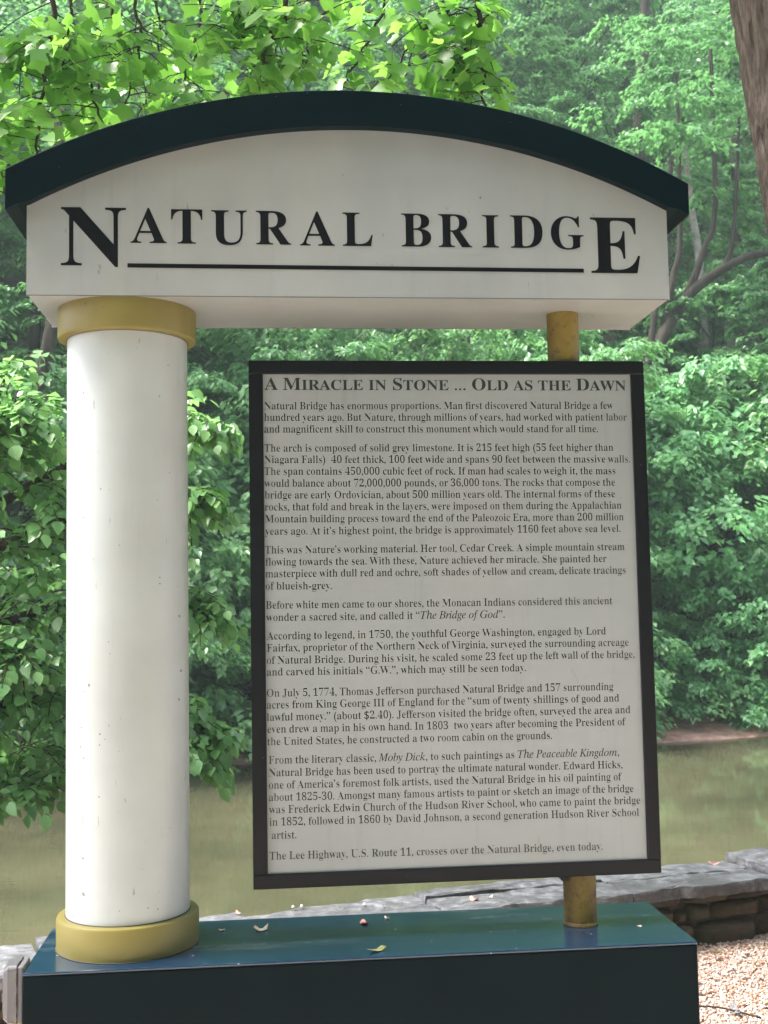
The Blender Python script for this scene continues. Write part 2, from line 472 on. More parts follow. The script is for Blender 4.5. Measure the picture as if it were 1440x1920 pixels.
while s < S1:
    L = rc.uniform(.38, .95)
    if 2.55 < s < 3.4 or s > 3.9: L = rc.uniform(.22, .5)
    e = min(s+L, S1); g = .010
    z = .305 + rc.normal(0, .006); tl = (rc.normal(0, .012), rc.normal(0, .03))
    if s > 2.9: z += .012; tl = (rc.normal(.05, .03), rc.normal(0, .05))
    th = rc.uniform(.042, .06)
    f = -.205 + rc.normal(0, .012); bk = .205 + rc.normal(0, .014)
    if rc.random() < .45:
        m_ = rc.uniform(-.05, .08)
        coping(s+g/2, e-g/2, f, m_-.006, z, th, 100+k, tl); coping(s+g/2, e-g/2, m_+.006, bk, z+rc.normal(0, .005), th, 300+k, tl)
    else: coping(s+g/2, e-g/2, f, bk, z, th, 100+k, tl)
    s = e; k += 1

def rubble(s0, s1, z0, z1, seed):
    r = np.random.default_rng(seed); n = 6; V = []; P = []
    cs, cz = (s0+s1)/2, (z0+z1)/2; hs_, hz_ = (s1-s0)/2, (z1-z0)/2
    pw = r.uniform(.42, .7); ph = r.uniform(0, 6.28, 4)
    depth = r.uniform(.02, .055); tp, bt_ = r.normal(0, .006, 2); skx = r.normal(0, .008)
    for j in range(n+1):
        for i in range(n+1):
            u, v = -1+2*i/n, -1+2*j/n
            # square -> rounded square
            uu = u*(1-.10*abs(v)**3); vv = v*(1-.14*abs(u)**3)
            wob = .05*sin(3*u+ph[0])*cos(2*v+ph[1])
            e = max(abs(u), abs(v))
            d = depth*(1-e**4)**.5 + .006*sin(5*u+ph[2])*sin(4*v+ph[3])*(1-e)
            sk = (tp if v > 0 else bt_)*u*abs(v)
            V.append(wp(cs+hs_*(uu+wob*.6)+skx*v, -.100-d, cz+hz_*(vv+wob*.7)+sk))
    for j in range(n):
        for i in range(n): P.append((j*(n+1)+i, j*(n+1)+i+1, (j+1)*(n+1)+i+1, (j+1)*(n+1)+i))
    # skirt back into the mortar
    bd = [i for i in range(n+1)]+[(j*(n+1)+n) for j in range(1, n+1)]+[n*(n+1)+i for i in range(n-1, -1, -1)]+[j*(n+1) for j in range(n-1, 0, -1)]
    b0 = len(V)
    for q in bd:
        v = Vector(V[q]); V.append(v+dn*.05)
    for q in range(len(bd)):
        q2 = (q+1) % len(bd); P.append((bd[q], b0+q, b0+q2, bd[q2]))
    return mesh('stone', V, P, M_rubble, wall, smooth=True)
rows = [(-.01, .105), (.112, .185), (.19, .252)]
k = 0
for ri, (z0, z1) in enumerate(rows):
    s = -1.6+ri*.07
    while s < 5.4:
        L = rc.uniform(.14, .40) if ri == 0 else rc.uniform(.07, .30)
        dz = rc.normal(0, .006)
        rubble(s, s+L-.012, z0+dz, z1+dz*.5-(.02 if rc.random() < .25 else 0), 700+k); s += L; k += 1

# ------------------------------------------------------------------ gravel (real pebbles near the wall)
def mat_gravel():
    m, nt, p = new_mat('pebbles')
    at = node(nt, 'ShaderNodeAttribute', attribute_name='rnd')
    c = ramp(nt, [(0, (.06, .03, .025)), (.2, (.33, .13, .06)), (.42, (.46, .28, .21)), (.7, (.58, .45, .40)), (1, (.72, .66, .64))], at.outputs['Fac']).outputs[0]
    nt.links.new(c, p.inputs['Base Color']); setin(p, Roughness=.55)
    return m
def pebbles(n, x0, x1, y0, y1, smin, smax, seed):
    r = np.random.default_rng(seed)
    P = np.stack([r.uniform(x0, x1, n), r.uniform(y0, y1, n)], 1)
    ok = P[:, 1] < 1.50+.30*P[:, 0]-.12
    ok &= ~((P[:, 0] > -.03) & (P[:, 0] < 1.83) & (P[:, 1] > -.03) & (P[:, 1] < .46))
    P = P[ok]; n = len(P)
    S = r.uniform(smin, smax, (n, 3))*np.array([1, 1, .62])
    S *= r.uniform(.7, 1.3, (n, 1))
    base = np.array([[1,0,0],[0,1,0],[-1,0,0],[0,-1,0],[0,0,1],[0,0,-1]], float)
    Fc = np.array([[0,1,4],[1,2,4],[2,3,4],[3,0,4],[1,0,5],[2,1,5],[3,2,5],[0,3,5]])
    V = base[None]*S[:, None, :]*r.uniform(.75, 1.2, (n, 6, 1))
    a = r.uniform(0, 6.28, n); ca, sa = np.cos(a), np.sin(a); tl = r.normal(0, .35, n)
    x = V[..., 0]; z = V[..., 2]
    x, z = x*np.cos(tl)[:, None]-z*np.sin(tl)[:, None], x*np.sin(tl)[:, None]+z*np.cos(tl)[:, None]
    X = x*ca[:, None]-V[..., 1]*sa[:, None]; Y = x*sa[:, None]+V[..., 1]*ca[:, None]
    zz = r.uniform(.001, .008, n)
    V = np.stack([X+P[:, 0:1], Y+P[:, 1:2], z+zz[:, None]], -1).reshape(-1, 3)
    Fa = (Fc[None]+6*np.arange(n)[:, None, None]).reshape(-1, 3)
    return V, Fa, np.repeat(np.clip(r.beta(2.2, 1.6, n), 0, 1), 8)
V1, F1, A1 = pebbles(44000, 1.5, 4.0, .2, 2.5, .005, .010, 5)
V2, F2, A2 = pebbles(7000, -1.2, 1.6, -.6, 1.6, .006, .011, 6)
me = fast_mesh('gravel', np.concatenate([V1, V2]), np.concatenate([F1, F2+len(V1)]), np.concatenate([A1, A2]))
tag(link('gravel', me, mat_gravel()), 'pale pinkish pea gravel spread in front of the low stone wall', 'gravel', kind='stuff')

# ------------------------------------------------------------------ the sign
ZB = .66
sign = empty('information_sign', (.9, .215, 0))
tag(sign, 'free standing park sign with arched title board, white column, text panel and teal base', 'sign')
SO = Vector(sign.location)
def sb(): return Bag()
def place(o):  # children are built in world coordinates
    o.location = Vector(o.location) - (SO if o.parent is sign else Vector((0, 0, 0)))
    return o

# base: body + glossy cap
b = sb(); b.box(0, 1.8, 0, .4295, -.03, .652)
base = place(b.build('base_box', M_navy, sign, bevel=.004))
b = sb(); b.box(-.001, 1.801, -.001, .4305, .6522, ZB)
cap = b.build('base_top', M_top, base, bevel=.003)

def lathe(prof, cx, cy, n=96):
    V = []; P = []
    for r_, z in prof:
        for k in range(n): V.append((cx+r_*cos(2*pi*k/n), cy+r_*sin(2*pi*k/n), z))
    for i in range(len(prof)-1):
        for k in range(n): P.append((i*n+k, i*n+(k+1) % n, (i+1)*n+(k+1) % n, (i+1)*n+k))
    P.append(tuple(range(n-1, -1, -1))); P.append(tuple((len(prof)-1)*n+k for k in range(n)))
    return V, P
def lathe_obj(name, prof, cx, cy, mat, parent, n=96):
    V, P = lathe(prof, cx, cy, n); o = mesh(name, V, P, mat, parent, True)
    m = o.modifiers.new('edge', 'EDGE_SPLIT'); m.split_angle = radians(35); return o
CX, CY = .2412, .2400
col_o = place(lathe_obj('column', [(.171, ZB+.002), (.171, 2.4555)], CX, CY, M_white, sign, 128))
R_ = .1965
lathe_obj('foot_ring', [(R_, ZB+.001), (R_, ZB+.080), (R_-.003, ZB+.086), (R_-.008, ZB+.088), (.1712, ZB+.088)], CX, CY, M_ochre, col_o)
R_ = .198
lathe_obj('capital_ring', [(.1712, 2.368), (R_-.008, 2.368), (R_-.002, 2.371), (R_, 2.377), (R_, 2.4558)], CX, CY, M_ochre, col_o)
M_grime = painted('grime', (.035, .028, .02), .8)
lathe_obj('caulk_line', [(.1714, ZB+.0882), (.1732, ZB+.0885), (.1716, ZB+.0905)], CX, CY, M_grime, col_o)
lathe_obj('caulk_line', [(.1972, ZB+.0006), (.1990, ZB+.0010), (.1968, ZB+.0022)], CX, CY, M_grime, col_o)
lathe_obj('caulk_line', [(.1714, 2.3665), (.1726, 2.3668), (.1714, 2.3675)], CX, CY, M_grime, col_o)
PX, PY = 1.5352, .2273
pole = place(lathe_obj('pole', [(.0474, ZB+.001), (.0474, 2.4555)], PX, PY, M_pole, sign, 48))
lathe_obj('pole_weld', [(.0505, ZB+.001), (.0500, ZB+.006), (.0476, ZB+.010)], PX, PY, M_pole, pole, 48)

# title board
BX0, BX1, BY0, BY1, BZ0 = -.0054, 1.8019, .039, .4102, 2.456
ACX, ACZ, AR = .9104, 1.031, 1.908
def arc_z(x, r=AR, cx=ACX, cz=ACZ): return cz+math.sqrt(r*r-(x-cx)**2)
NS = 64
top = [(BX0+(BX1-BX0)*i/NS) for i in range(NS+1)]
poly = [(BX0, BZ0), (BX1, BZ0)] + [(x, arc_z(x)-.0006) for x in reversed(top)]
n = len(poly)
V = [(x, BY0, z) for x, z in poly]+[(x, BY1, z) for x, z in poly]
P = [tuple(range(n)), tuple(range(2*n-1, n-1, -1))]+[(i, i+n, (i+1) % n+n, (i+1) % n) for i in range(n)]
P = [tuple(reversed(p)) for p in P[2:]] + P[:2]
board = place(mesh('title_board', V, P, M_beam, sign))
bm = board.modifiers.new('bevel', 'BEVEL'); bm.width = .002; bm.segments = 1; bm.limit_method = 'ANGLE'; bm.angle_limit = radians(40)
# roof arch
k_ = .994
RX0, RX1 = .6553+(-.064-.6553)*k_, .6553+(1.868-.6553)*k_
OC = (.6553+(.893-.6553)*k_, 1.6008+(1.0582-1.6008)*k_); OR = 1.9912*k_
RY0, RY1 = .006, .446
top = [(RX0+(RX1-RX0)*i/NS) for i in range(NS+1)]
V = []; P = []
for x in top:
    zo = arc_z(x, OR, *OC); zi = arc_z(x)
    if x < BX0 or x > BX1: zi = arc_z(x)+.010
    V += [(x, RY0, zi), (x, RY0, zo), (x, RY1, zo), (x, RY1, zi)]
for i in range(NS):
    for k in range(4): P.append((i*4+k, i*4+(k+1) % 4, i*4+4+(k+1) % 4, i*4+4+k))
P += [(3, 2, 1, 0), (NS*4, NS*4+1, NS*4+2, NS*4+3)]
P = [tuple(reversed(p)) for p in P]
roof = mesh('arched_roof', V, P, M_navy, board)
bm = roof.modifiers.new('bevel', 'BEVEL'); bm.width = .0025; bm.segments = 2; bm.limit_method = 'ANGLE'; bm.angle_limit = radians(40)

b = sb(); b.box(BX0+.001, BX1-.001, BY0-.0006, BY0+.004, BZ0-.0012, BZ0-.0001); b.build('seam', M_grime, board)
# ---- lettering: glyph outlines come from the built-in font's serif mathematical alphabets
def uni(c, it):
    if it:
        if c == 'h': return chr(0x210E)
        if 'A' <= c <= 'Z': return chr(0x1D434+ord(c)-65)
        if 'a' <= c <= 'z': return chr(0x1D44E+ord(c)-97)
    else:
        if 'A' <= c <= 'Z': return chr(0x1D400+ord(c)-65)
        if 'a' <= c <= 'z': return chr(0x1D41A+ord(c)-97)
        if '0' <= c <= '9': return chr(0x1D7CE+ord(c)-48)
    return c
_g = {}
def outlines(body):
    cu = bpy.data.curves.new('glyph', 'FONT'); cu.body = body; cu.size = 1
    ob = bpy.data.objects.new('glyph', cu); COL.objects.link(ob)
    bpy.context.view_layer.update()
    dg = bpy.context.evaluated_depsgraph_get()
    oe = ob.evaluated_get(dg); c2 = oe.to_curve(dg, apply_modifiers=False)
    out = []
    for sp in c2.splines:
        pts = []
        if sp.type == 'BEZIER':
            bp = sp.bezier_points
            for i in range(len(bp)):
                a, b_ = bp[i], bp[(i+1) % len(bp)]
                p0, p1, p2, p3 = [np.array(v[:2]) for v in (a.co, a.handle_right, b_.handle_left, b_.co)]
                chord = np.linalg.norm(p3-p0)
                cross = abs((p1-p0)[0]*(p3-p0)[1]-(p1-p0)[1]*(p3-p0)[0])+abs((p2-p0)[0]*(p3-p0)[1]-(p2-p0)[1]*(p3-p0)[0])
                ns = 1 if cross < 1e-5 or chord < 1e-6 else RES
                for j in range(ns):
                    t = j/ns; pts.append((1-t)**3*p0+3*(1-t)**2*t*p1+3*(1-t)*t*t*p2+t**3*p3)
        else: pts = [np.array(q.co[:2]) for q in sp.points]
        q = []
        for v in pts:
            if not q or np.linalg.norm(v-q[-1]) > 1e-5: q.append(v)
        if len(q) > 2: out.append(np.array(q))
    oe.to_curve_clear(); bpy.data.objects.remove(ob); bpy.data.curves.remove(cu)
    return out
RES = 4
def fill(loops):
    cu = bpy.data.curves.new('g2', 'CURVE'); cu.dimensions = '2D'; cu.fill_mode = 'BOTH'
    for L in loops:
        sp = cu.splines.new('POLY'); sp.points.add(len(L)-1)
        for i, v in enumerate(L): sp.points[i].co = (v[0], v[1], 0, 1)
        sp.use_cyclic_u = True
    ob = bpy.data.objects.new('g2', cu); COL.objects.link(ob)
    bpy.context.view_layer.update()
    me = bpy.data.meshes.new_from_object(ob.evaluated_get(bpy.context.evaluated_depsgraph_get()))
    me.calc_loop_triangles()
    V = np.array([v.co[:2] for v in me.vertices]).reshape(-1, 2); T = [tuple(t.vertices) for t in me.loop_triangles]
    # front side must look towards -Y (the reader): make all triangles counter-clockwise
    T2 = []
    for a, b_, c in T:
        ar = (V[b_]-V[a])[0]*(V[c]-V[a])[1]-(V[b_]-V[a])[1]*(V[c]-V[a])[0]
        T2.append((a, b_, c) if ar > 0 else (a, c, b_))
    bpy.data.objects.remove(ob); bpy.data.curves.remove(cu); bpy.data.meshes.remove(me)
    return V, T2
def glyph(c, it=False, thin=0.0):
    key = (c, it, thin)
    if key in _g: return _g[key]
    if c == ' ': _g[key] = (np.zeros((0, 2)), [], .25); return _g[key]
    u = uni(c, it)
    two = outlines(u+u); h = len(two)//2
    L = two[:h]
    m1 = min(l[:, 0].min() for l in L); m2 = min(l[:, 0].min() for l in two[h:])
    adv = m2-m1
    if thin and u != c and not it:
        tot = sum(.5*np.sum(l[:, 0]*np.roll(l[:, 1], -1)-np.roll(l[:, 0], -1)*l[:, 1]) for l in L)
        sgn = 1 if tot > 0 else -1
        L2 = []
        for l in L:
            e1 = l-np.roll(l, 1, 0); e2 = np.roll(l, -1, 0)-l
            e1 /= np.linalg.norm(e1, axis=1)[:, None]+1e-9; e2 /= np.linalg.norm(e2, axis=1)[:, None]+1e-9
            nx = -(e1[:, 1]+e2[:, 1]); ny = (e1[:, 0]+e2[:, 0]); ln = np.hypot(nx, ny)+1e-9
            q = l.copy(); q[:, 0] += sgn*thin*nx/ln; L2.append(q)
        L = L2; adv -= thin*.6
    V, T = fill(L)
    _g[key] = (V, T, adv); return _g[key]
def layout(text, size=1.0, small=.82, caps=False, thin=0.0):
    """'_' toggles italic; with caps, lower case letters are set as small capitals"""
    V = []; T = []; x = 0; it = False; nb = 0
    for c in text:
        if c == '_': it = not it; continue
        s_ = size
        if caps and c.islower(): c = c.upper(); s_ = size*small
        gv, gt, adv = glyph(c, it, thin)
        if len(gv):
            V.append(gv*s_+np.array([x, 0])); T += [(a+nb, b_+nb, d+nb) for a, b_, d in gt]; nb += len(gv)
        x += adv*s_
    return np.concatenate(V), T

RES = 8
TITLE = [('N', .0847, .2612, 2.5353, 2.7031), ('A', .2733, .3724, 2.6042, 2.704), ('T', .3845, .4708, 2.6037, 2.7013), ('U', .495, .5938, 2.6008, 2.7002), ('R', .6191, .7168, 2.6039, 2.7001), ('A', .7418, .8392, 2.6022, 2.7008), ('L', .8621, .9471, 2.6025, 2.6987), ('B', 1.0287, 1.1136, 2.6026, 2.6984), ('R', 1.1346, 1.2312, 2.6022, 2.6981), ('I', 1.2608, 1.3084, 2.6023, 2.6969), ('D', 1.3419, 1.4359, 2.6024, 2.6973), ('G', 1.4603, 1.5562, 2.5987, 2.6971), ('E', 1.5754, 1.7208, 2.5314, 2.6945)]
YL = BY0-.0008
for c, x0, x1, z0, z1 in TITLE:
    V, T, _ = glyph(c, False, 0.0)
    mn, mx = V.min(0), V.max(0)
    q = (V-mn)/(mx-mn)*np.array([x1-x0, z1-z0])+np.array([x0, z0])
    o = mesh('letter', [(a, YL, b_) for a, b_ in q], T, M_letter, board)
    o['label'] = 'black serif capital ' + c
o = mesh('underline', [(.265, YL, 2.5345), (1.5533, YL, 2.5320), (1.5533, YL, 2.5435), (.265, YL, 2.5465)], [(0, 1, 2, 3)], M_letter, board)

# text panel (a flat cabinet carried by the pole)
PF = .165
kk = (3.1646+PF)/(3.1646-.0031)
def px_(x): return .6553+(x-.6553)*kk
def pz_(z): return 1.6008+(z-1.6008)*kk
X0, X1, Z0, Z1 = px_(.5954), px_(1.7059), pz_(.8474), pz_(2.2669)
x0, x1, z0, z1 = px_(.6342), px_(1.6689), pz_(.8852), pz_(2.2295)
panel = empty('text_panel'); panel.parent = sign; panel.location = Vector((1.5352, .2273, 0))-SO
PO = Vector((1.5352, .2273, 0))
def pl(V): return [tuple(Vector(v)-PO) for v in V]
b = sb(); d = .011; YB = .2273*2-PF
for (a0, a1, c0, c1) in ((X0, X1, z1, Z1), (X0, X1, Z0, z0)):
    b = sb(); b.box(a0, a1, PF, YB, c0, c1); b.V = pl(b.V); b.build('frame_rail', M_frame, panel, bevel=.003)
for (a0, a1) in ((X0, x0), (x1, X1)):
    b = sb(); b.box(a0, a1, PF+.0002, YB, z0+.0003, z1-.0003); b.V = pl(b.V); b.build('frame_stile', M_frame, panel, bevel=.002)
b = sb(); b.box(x0-.002, x1+.002, PF+.010, YB-.010, z0-.002, z1+.002); b.V = pl(b.V)
face = b.build('panel_face', M_panel, panel)
b = sb(); b.box(PX-.062, PX-.040, .185, .26, Z0-.016, Z0-.0005); b.V = pl(b.V); b.build('mounting_bracket', M_frame, panel, bevel=.002)

LINES = ["Natural Bridge has enormous proportions. Man first discovered Natural Bridge a few",
"hundred years ago. But Nature, through millions of years, had worked with patient labor",
"and magnificent skill to construct this monument which would stand for all time.",
"The arch is composed of solid grey limestone. It is 215 feet high (55 feet higher than",
"Niagara Falls)  40 feet thick, 100 feet wide and spans 90 feet between the massive walls.",
"The span contains 450,000 cubic feet of rock. If man had scales to weigh it, the mass",
"would balance about 72,000,000 pounds, or 36,000 tons. The rocks that compose the",
"bridge are early Ordovician, about 500 million years old. The internal forms of these",
"rocks, that fold and break in the layers, were imposed on them during the Appalachian",
"Mountain building process toward the end of the Paleozoic Era, more than 200 million",
"years ago. At it\u2019s highest point, the bridge is approximately 1160 feet above sea level.",
"This was Nature\u2019s working material. Her tool, Cedar Creek. A simple mountain stream",
"flowing towards the sea. With these, Nature achieved her miracle. She painted her",
"masterpiece with dull red and ochre, soft shades of yellow and cream, delicate tracings",
"of blueish-grey.",
"Before white men came to our shores, the Monacan Indians considered this ancient",
"wonder a sacred site, and called it \u201c_The Bridge of God_\u201d.",
"According to legend, in 1750, the youthful George Washington, engaged by Lord",
"Fairfax, proprietor of the Northern Neck of Virginia, surveyed the surrounding acreage",
"of Natural Bridge. During his visit, he scaled some 23 feet up the left wall of the bridge,",
"and carved his initials \u201cG.W.\u201d, which may still be seen today.",
"On July 5, 1774, Thomas Jefferson purchased Natural Bridge and 157 surrounding",
"acres from King George III of England for the \u201csum of twenty shillings of good and",
"lawful money.\u201d (about $2.40). Jefferson visited the bridge often, surveyed the area and",
"even drew a map in his own hand. In 1803  two years after becoming the President of",
"the United States, he constructed a two room cabin on the grounds.",
"From the literary classic, _Moby Dick_, to such paintings as _The Peaceable Kingdom_,",
"Natural Bridge has been used to portray the ultimate natural wonder. Edward Hicks,",
"one of America\u2019s foremost folk artists, used the Natural Bridge in his oil painting of",
"about 1825-30. Amongst many famous artists to paint or sketch an image of the bridge",
"was Frederick Edwin Church of the Hudson River School, who came to paint the bridge",
"in 1852, followed in 1860 by David Johnson, a second generation Hudson River School",
"artist.",
"The Lee Highway, U.S. Route 11, crosses over the Natural Bridge, even today."]
POS = [(.6382,1.655,2.1865,2.1839),(.6376,1.6162,2.1322,2.1318),(.6373,1.6545,2.1006,2.0983),(.6369,1.5699,2.0682,2.0654),(.6364,1.6123,2.0157,2.0126),(.636,1.66,1.9842,1.9793),(.6357,1.6164,1.952,1.9464),(.6353,1.6138,1.9191,1.9141),(.6364,1.6127,1.887,1.8816),(.6361,1.6305,1.8542,1.8492),(.6365,1.6357,1.8215,1.8165),(.6361,1.6252,1.7881,1.7841),(.6355,1.6353,1.7371,1.7329),(.6367,1.5827,1.7045,1.7005),(.6363,1.6362,1.6727,1.6675),(.636,.8156,1.6395,1.638),(.6361,1.5952,1.5879,1.5829),(.6365,1.2903,1.5548,1.5512),(.6382,1.5739,1.5049,1.4995),(.6378,1.6374,1.4726,1.467),(.6374,1.6533,1.4397,1.4337),(.6371,1.346,1.4083,1.4038),(.6365,1.5899,1.3521,1.3465),(.6361,1.6051,1.3205,1.3145),(.6358,1.6358,1.288,1.2818),(.6369,1.6215,1.256,1.2493),(.6365,1.4135,1.2234,1.2179),(.6396,1.6002,1.1741,1.1666),(.64,1.6084,1.1409,1.1328),(.6396,1.605,1.1084,1.1),(.6392,1.6371,1.076,1.067),(.6389,1.6545,1.0437,1.0345),(.64,1.6503,1.0113,1.002),(.6454,.7108,.9767,.9757),(.639,1.5452,.9226,.9144)]
RES = 3
for i, txt in enumerate(["A Miracle in Stone ... Old as the Dawn"]+LINES):
    a, b_, c0, c1 = POS[i]
    size = .0492 if i == 0 else .0300
    V, T = layout(txt, size, .84, caps=(i == 0), thin=0.0 if i == 0 else .023)
    V = V.copy(); mn, mx = V[:, 0].min(), V[:, 0].max()
    t = (V[:, 0]-mn)/(mx-mn)
    X = px_(a)+(px_(b_)-px_(a))*t; Z = pz_(c0)+(pz_(c1)-pz_(c0))*t+V[:, 1]*kk
    o = mesh('heading_line' if i == 0 else 'text_line', pl([(u, PF+.0094, w) for u, w in zip(X, Z)]), T, M_print, panel)

# outlet box on the left end of the base
def mat_clear():
    m, nt, p = new_mat('cloudy_clear_plastic'); setin(p, Roughness=.22, IOR=1.45)
    p.inputs['Base Color'].default_value = (.24, .23, .26, 1); p.inputs['Transmission Weight'].default_value = .55
    return m
M_grey = painted('grey_plastic', (.15, .14, .16), .4, var=.05)
M_clear = mat_clear()
ob_ = empty('outlet_box'); ob_.parent = sign; ob_.location = -SO
b = sb(); b.box(-.016, -.0005, .015, .105, .53, .672); b.build('back_plate', M_grey, ob_, bevel=.004)
V = []; P = []
def rr(x, y0, y1, z0, z1, r_, n_=5):
    o_ = []
    for cy, cz, a0 in ((y1-r_, z1-r_, 0), (y0+r_, z1-r_, 90), (y0+r_, z0+r_, 180), (y1-r_, z0+r_, 270)):
        for q in range(n_): 
            a = radians(a0+90*q/(n_-1)); o_.append((x, cy+r_*cos(a), cz+r_*sin(a)))
    return o_
secs = [rr(-.017, .012, .108, .528, .676, .012), rr(-.040, .012, .108, .528, .676, .014), rr(-.052, .018, .102, .536, .668, .016), rr(-.056, .030, .090, .550, .655, .016)]
for s_ in secs: V += s_
n = len(secs[0])
for i in range(len(secs)-1):
    for k in range(n): P.append((i*n+k, i*n+n+k, i*n+n+(k+1) % n, i*n+(k+1) % n))
P.append(tuple((len(secs)-1)*n+k for k in range(n)))
mesh('clear_cover', V, P, M_clear, ob_, smooth=False)
b = sb(); b.box(-.060, -.0535, .040, .060, .575, .600); b.build('latch', M_grey, ob_, bevel=.002)
for zc in (.575, .63):
    V, P = lathe([(.017, 0), (.017, .008), (.015, .010)], 0, 0, 20)
    V = [(-.0165-z, .06+x, zc+y) for x, y, z in V]; mesh('socket', V, P, M_frame, ob_)
b = sb(); b.box(-.040, -.006, .035, .065, .470, .5295); b.build('conduit_fitting', painted('brass_fitting', (.5, .36, .16), .35), ob_, bevel=.004)

# ------------------------------------------------------------------ leaves
OV = np.array([[0,0,0],[-.26,.16,.05],[-.38,.40,.05],[-.27,.68,.01],[0,1.0,-.14],[.27,.68,.01],[.38,.40,.05],[.26,.16,.05],[0,.40,-.03],[0,.70,-.07]])
OF = np.array([[0,1,8],[1,2,8],[2,9,8],[2,3,9],[3,4,9],[4,5,9],[5,6,9],[6,8,9],[6,7,8],[7,0,8]])
_h = [[0,0],[-.16,.02],[-.42,.10],[-.52,.30],[-.38,.42],[-.40,.62],[-.46,.86],[-.22,.84],[0,.74]]
TO = _h + [[-x, y] for x, y in _h[:0:-1][1:]]
TV = np.array([[x, y, .10*abs(x)-.10*y*y] for x, y in TO]+[[0, .42, -.03]])
TF = np.array([[i, (i+1) % len(TO), len(TO)] for i in range(len(TO))])
QV = np.array([[0,0,0],[-.30,.45,.07],[0,1,-.10],[.30,.45,.07]]); QF = np.array([[0,2,1],[0,3,2]])
def leaves(tpl, Fc, P, A, N, S, r, name, rep_attr=None):
    A = A/np.linalg.norm(A, axis=1)[:, None]
    N = N-A*(N*A).sum(1)[:, None]; N /= np.linalg.norm(N, axis=1)[:, None]+1e-9
    B = np.cross(A, N)
    S = S[:, None, None]; wv = r.uniform(.85, 1.15, len(P))[:, None, None]; cv = r.uniform(.3, 1.9, len(P))[:, None, None]
    V = P[:, None, :]+S*(B[:, None, :]*tpl[None, :, 0:1]*wv+A[:, None, :]*tpl[None, :, 1:2]+N[:, None, :]*tpl[None, :, 2:3]*cv)
    Fa = (Fc[None]+len(tpl)*np.arange(len(P))[:, None, None]).reshape(-1, 3)
    at = np.repeat(r.random(len(P)), len(Fc))
    return V.reshape(-1, 3), Fa, at

def spray_set(r, cent, outd, rad, nper, ls, droop=.35, nout=.25, thick=.55):
    """fans of leaves; cent (n,3), outd (n,3) outward dirs, rad (n,)"""
    n = len(cent); k = nper
    Z = np.array([0, 0, 1.])
    side = np.cross(outd, Z); side /= np.linalg.norm(side, axis=1)[:, None]+1e-9
    tw = r.uniform(-1.25, 1.25, (n, 7))
    ti = r.integers(0, 7, (n, k)); phi = np.take_along_axis(tw, ti, 1)
    t = r.uniform(.08, 1, (n, k))**.75
    D = outd[:, None, :]*np.cos(phi)[..., None]+side[:, None, :]*np.sin(phi)[..., None]
    rr_ = (rad[:, None]*t)[..., None]
    off = r.normal(0, .07, (n, k, 3))*rad[:, None, None]
    P = cent[:, None, :]+D*rr_+off*np.array([1, 1, thick])
    P[..., 2] -= droop*(t**2)*rad[:, None]
    sg = r.choice([-1, 1], (n, k))*r.uniform(.3, 1.1, (n, k))
    perp = np.cross(D, Z)
    A = D*np.cos(sg)[..., None]+perp*np.sin(sg)[..., None]
    A[..., 2] = -.15-.5*t+r.normal(0, .22, (n, k))
    N = np.tile(Z, (n, k, 1))+D*nout+r.normal(0, .38, (n, k, 3))
    S = ls*r.uniform(.6, 1.25, (n, k))
    return P.reshape(-1, 3), A.reshape(-1, 3), N.reshape(-1, 3), S.ravel()

def crown_pts(r, c, rx, rz, n, lo=.35):
    d = r.normal(0, 1, (n, 3)); d /= np.linalg.norm(d, axis=1)[:, None]
    f = lo+(1-lo)*r.random(n)**.55
    lump = 1+.20*np.sin(d[:, 0]*4+c[2])*np.cos(d[:, 1]*3+d[:, 2]*4)+.10*np.sin(d[:, 2]*9+d[:, 0]*5)
    P = np.array(c)+d*np.array([rx, rx, rz])*(f*lump)[:, None]
    out = d*np.array([1, 1, .45]); out[:, 2] += .02
    return P, out/np.linalg.norm(out, axis=1)[:, None]

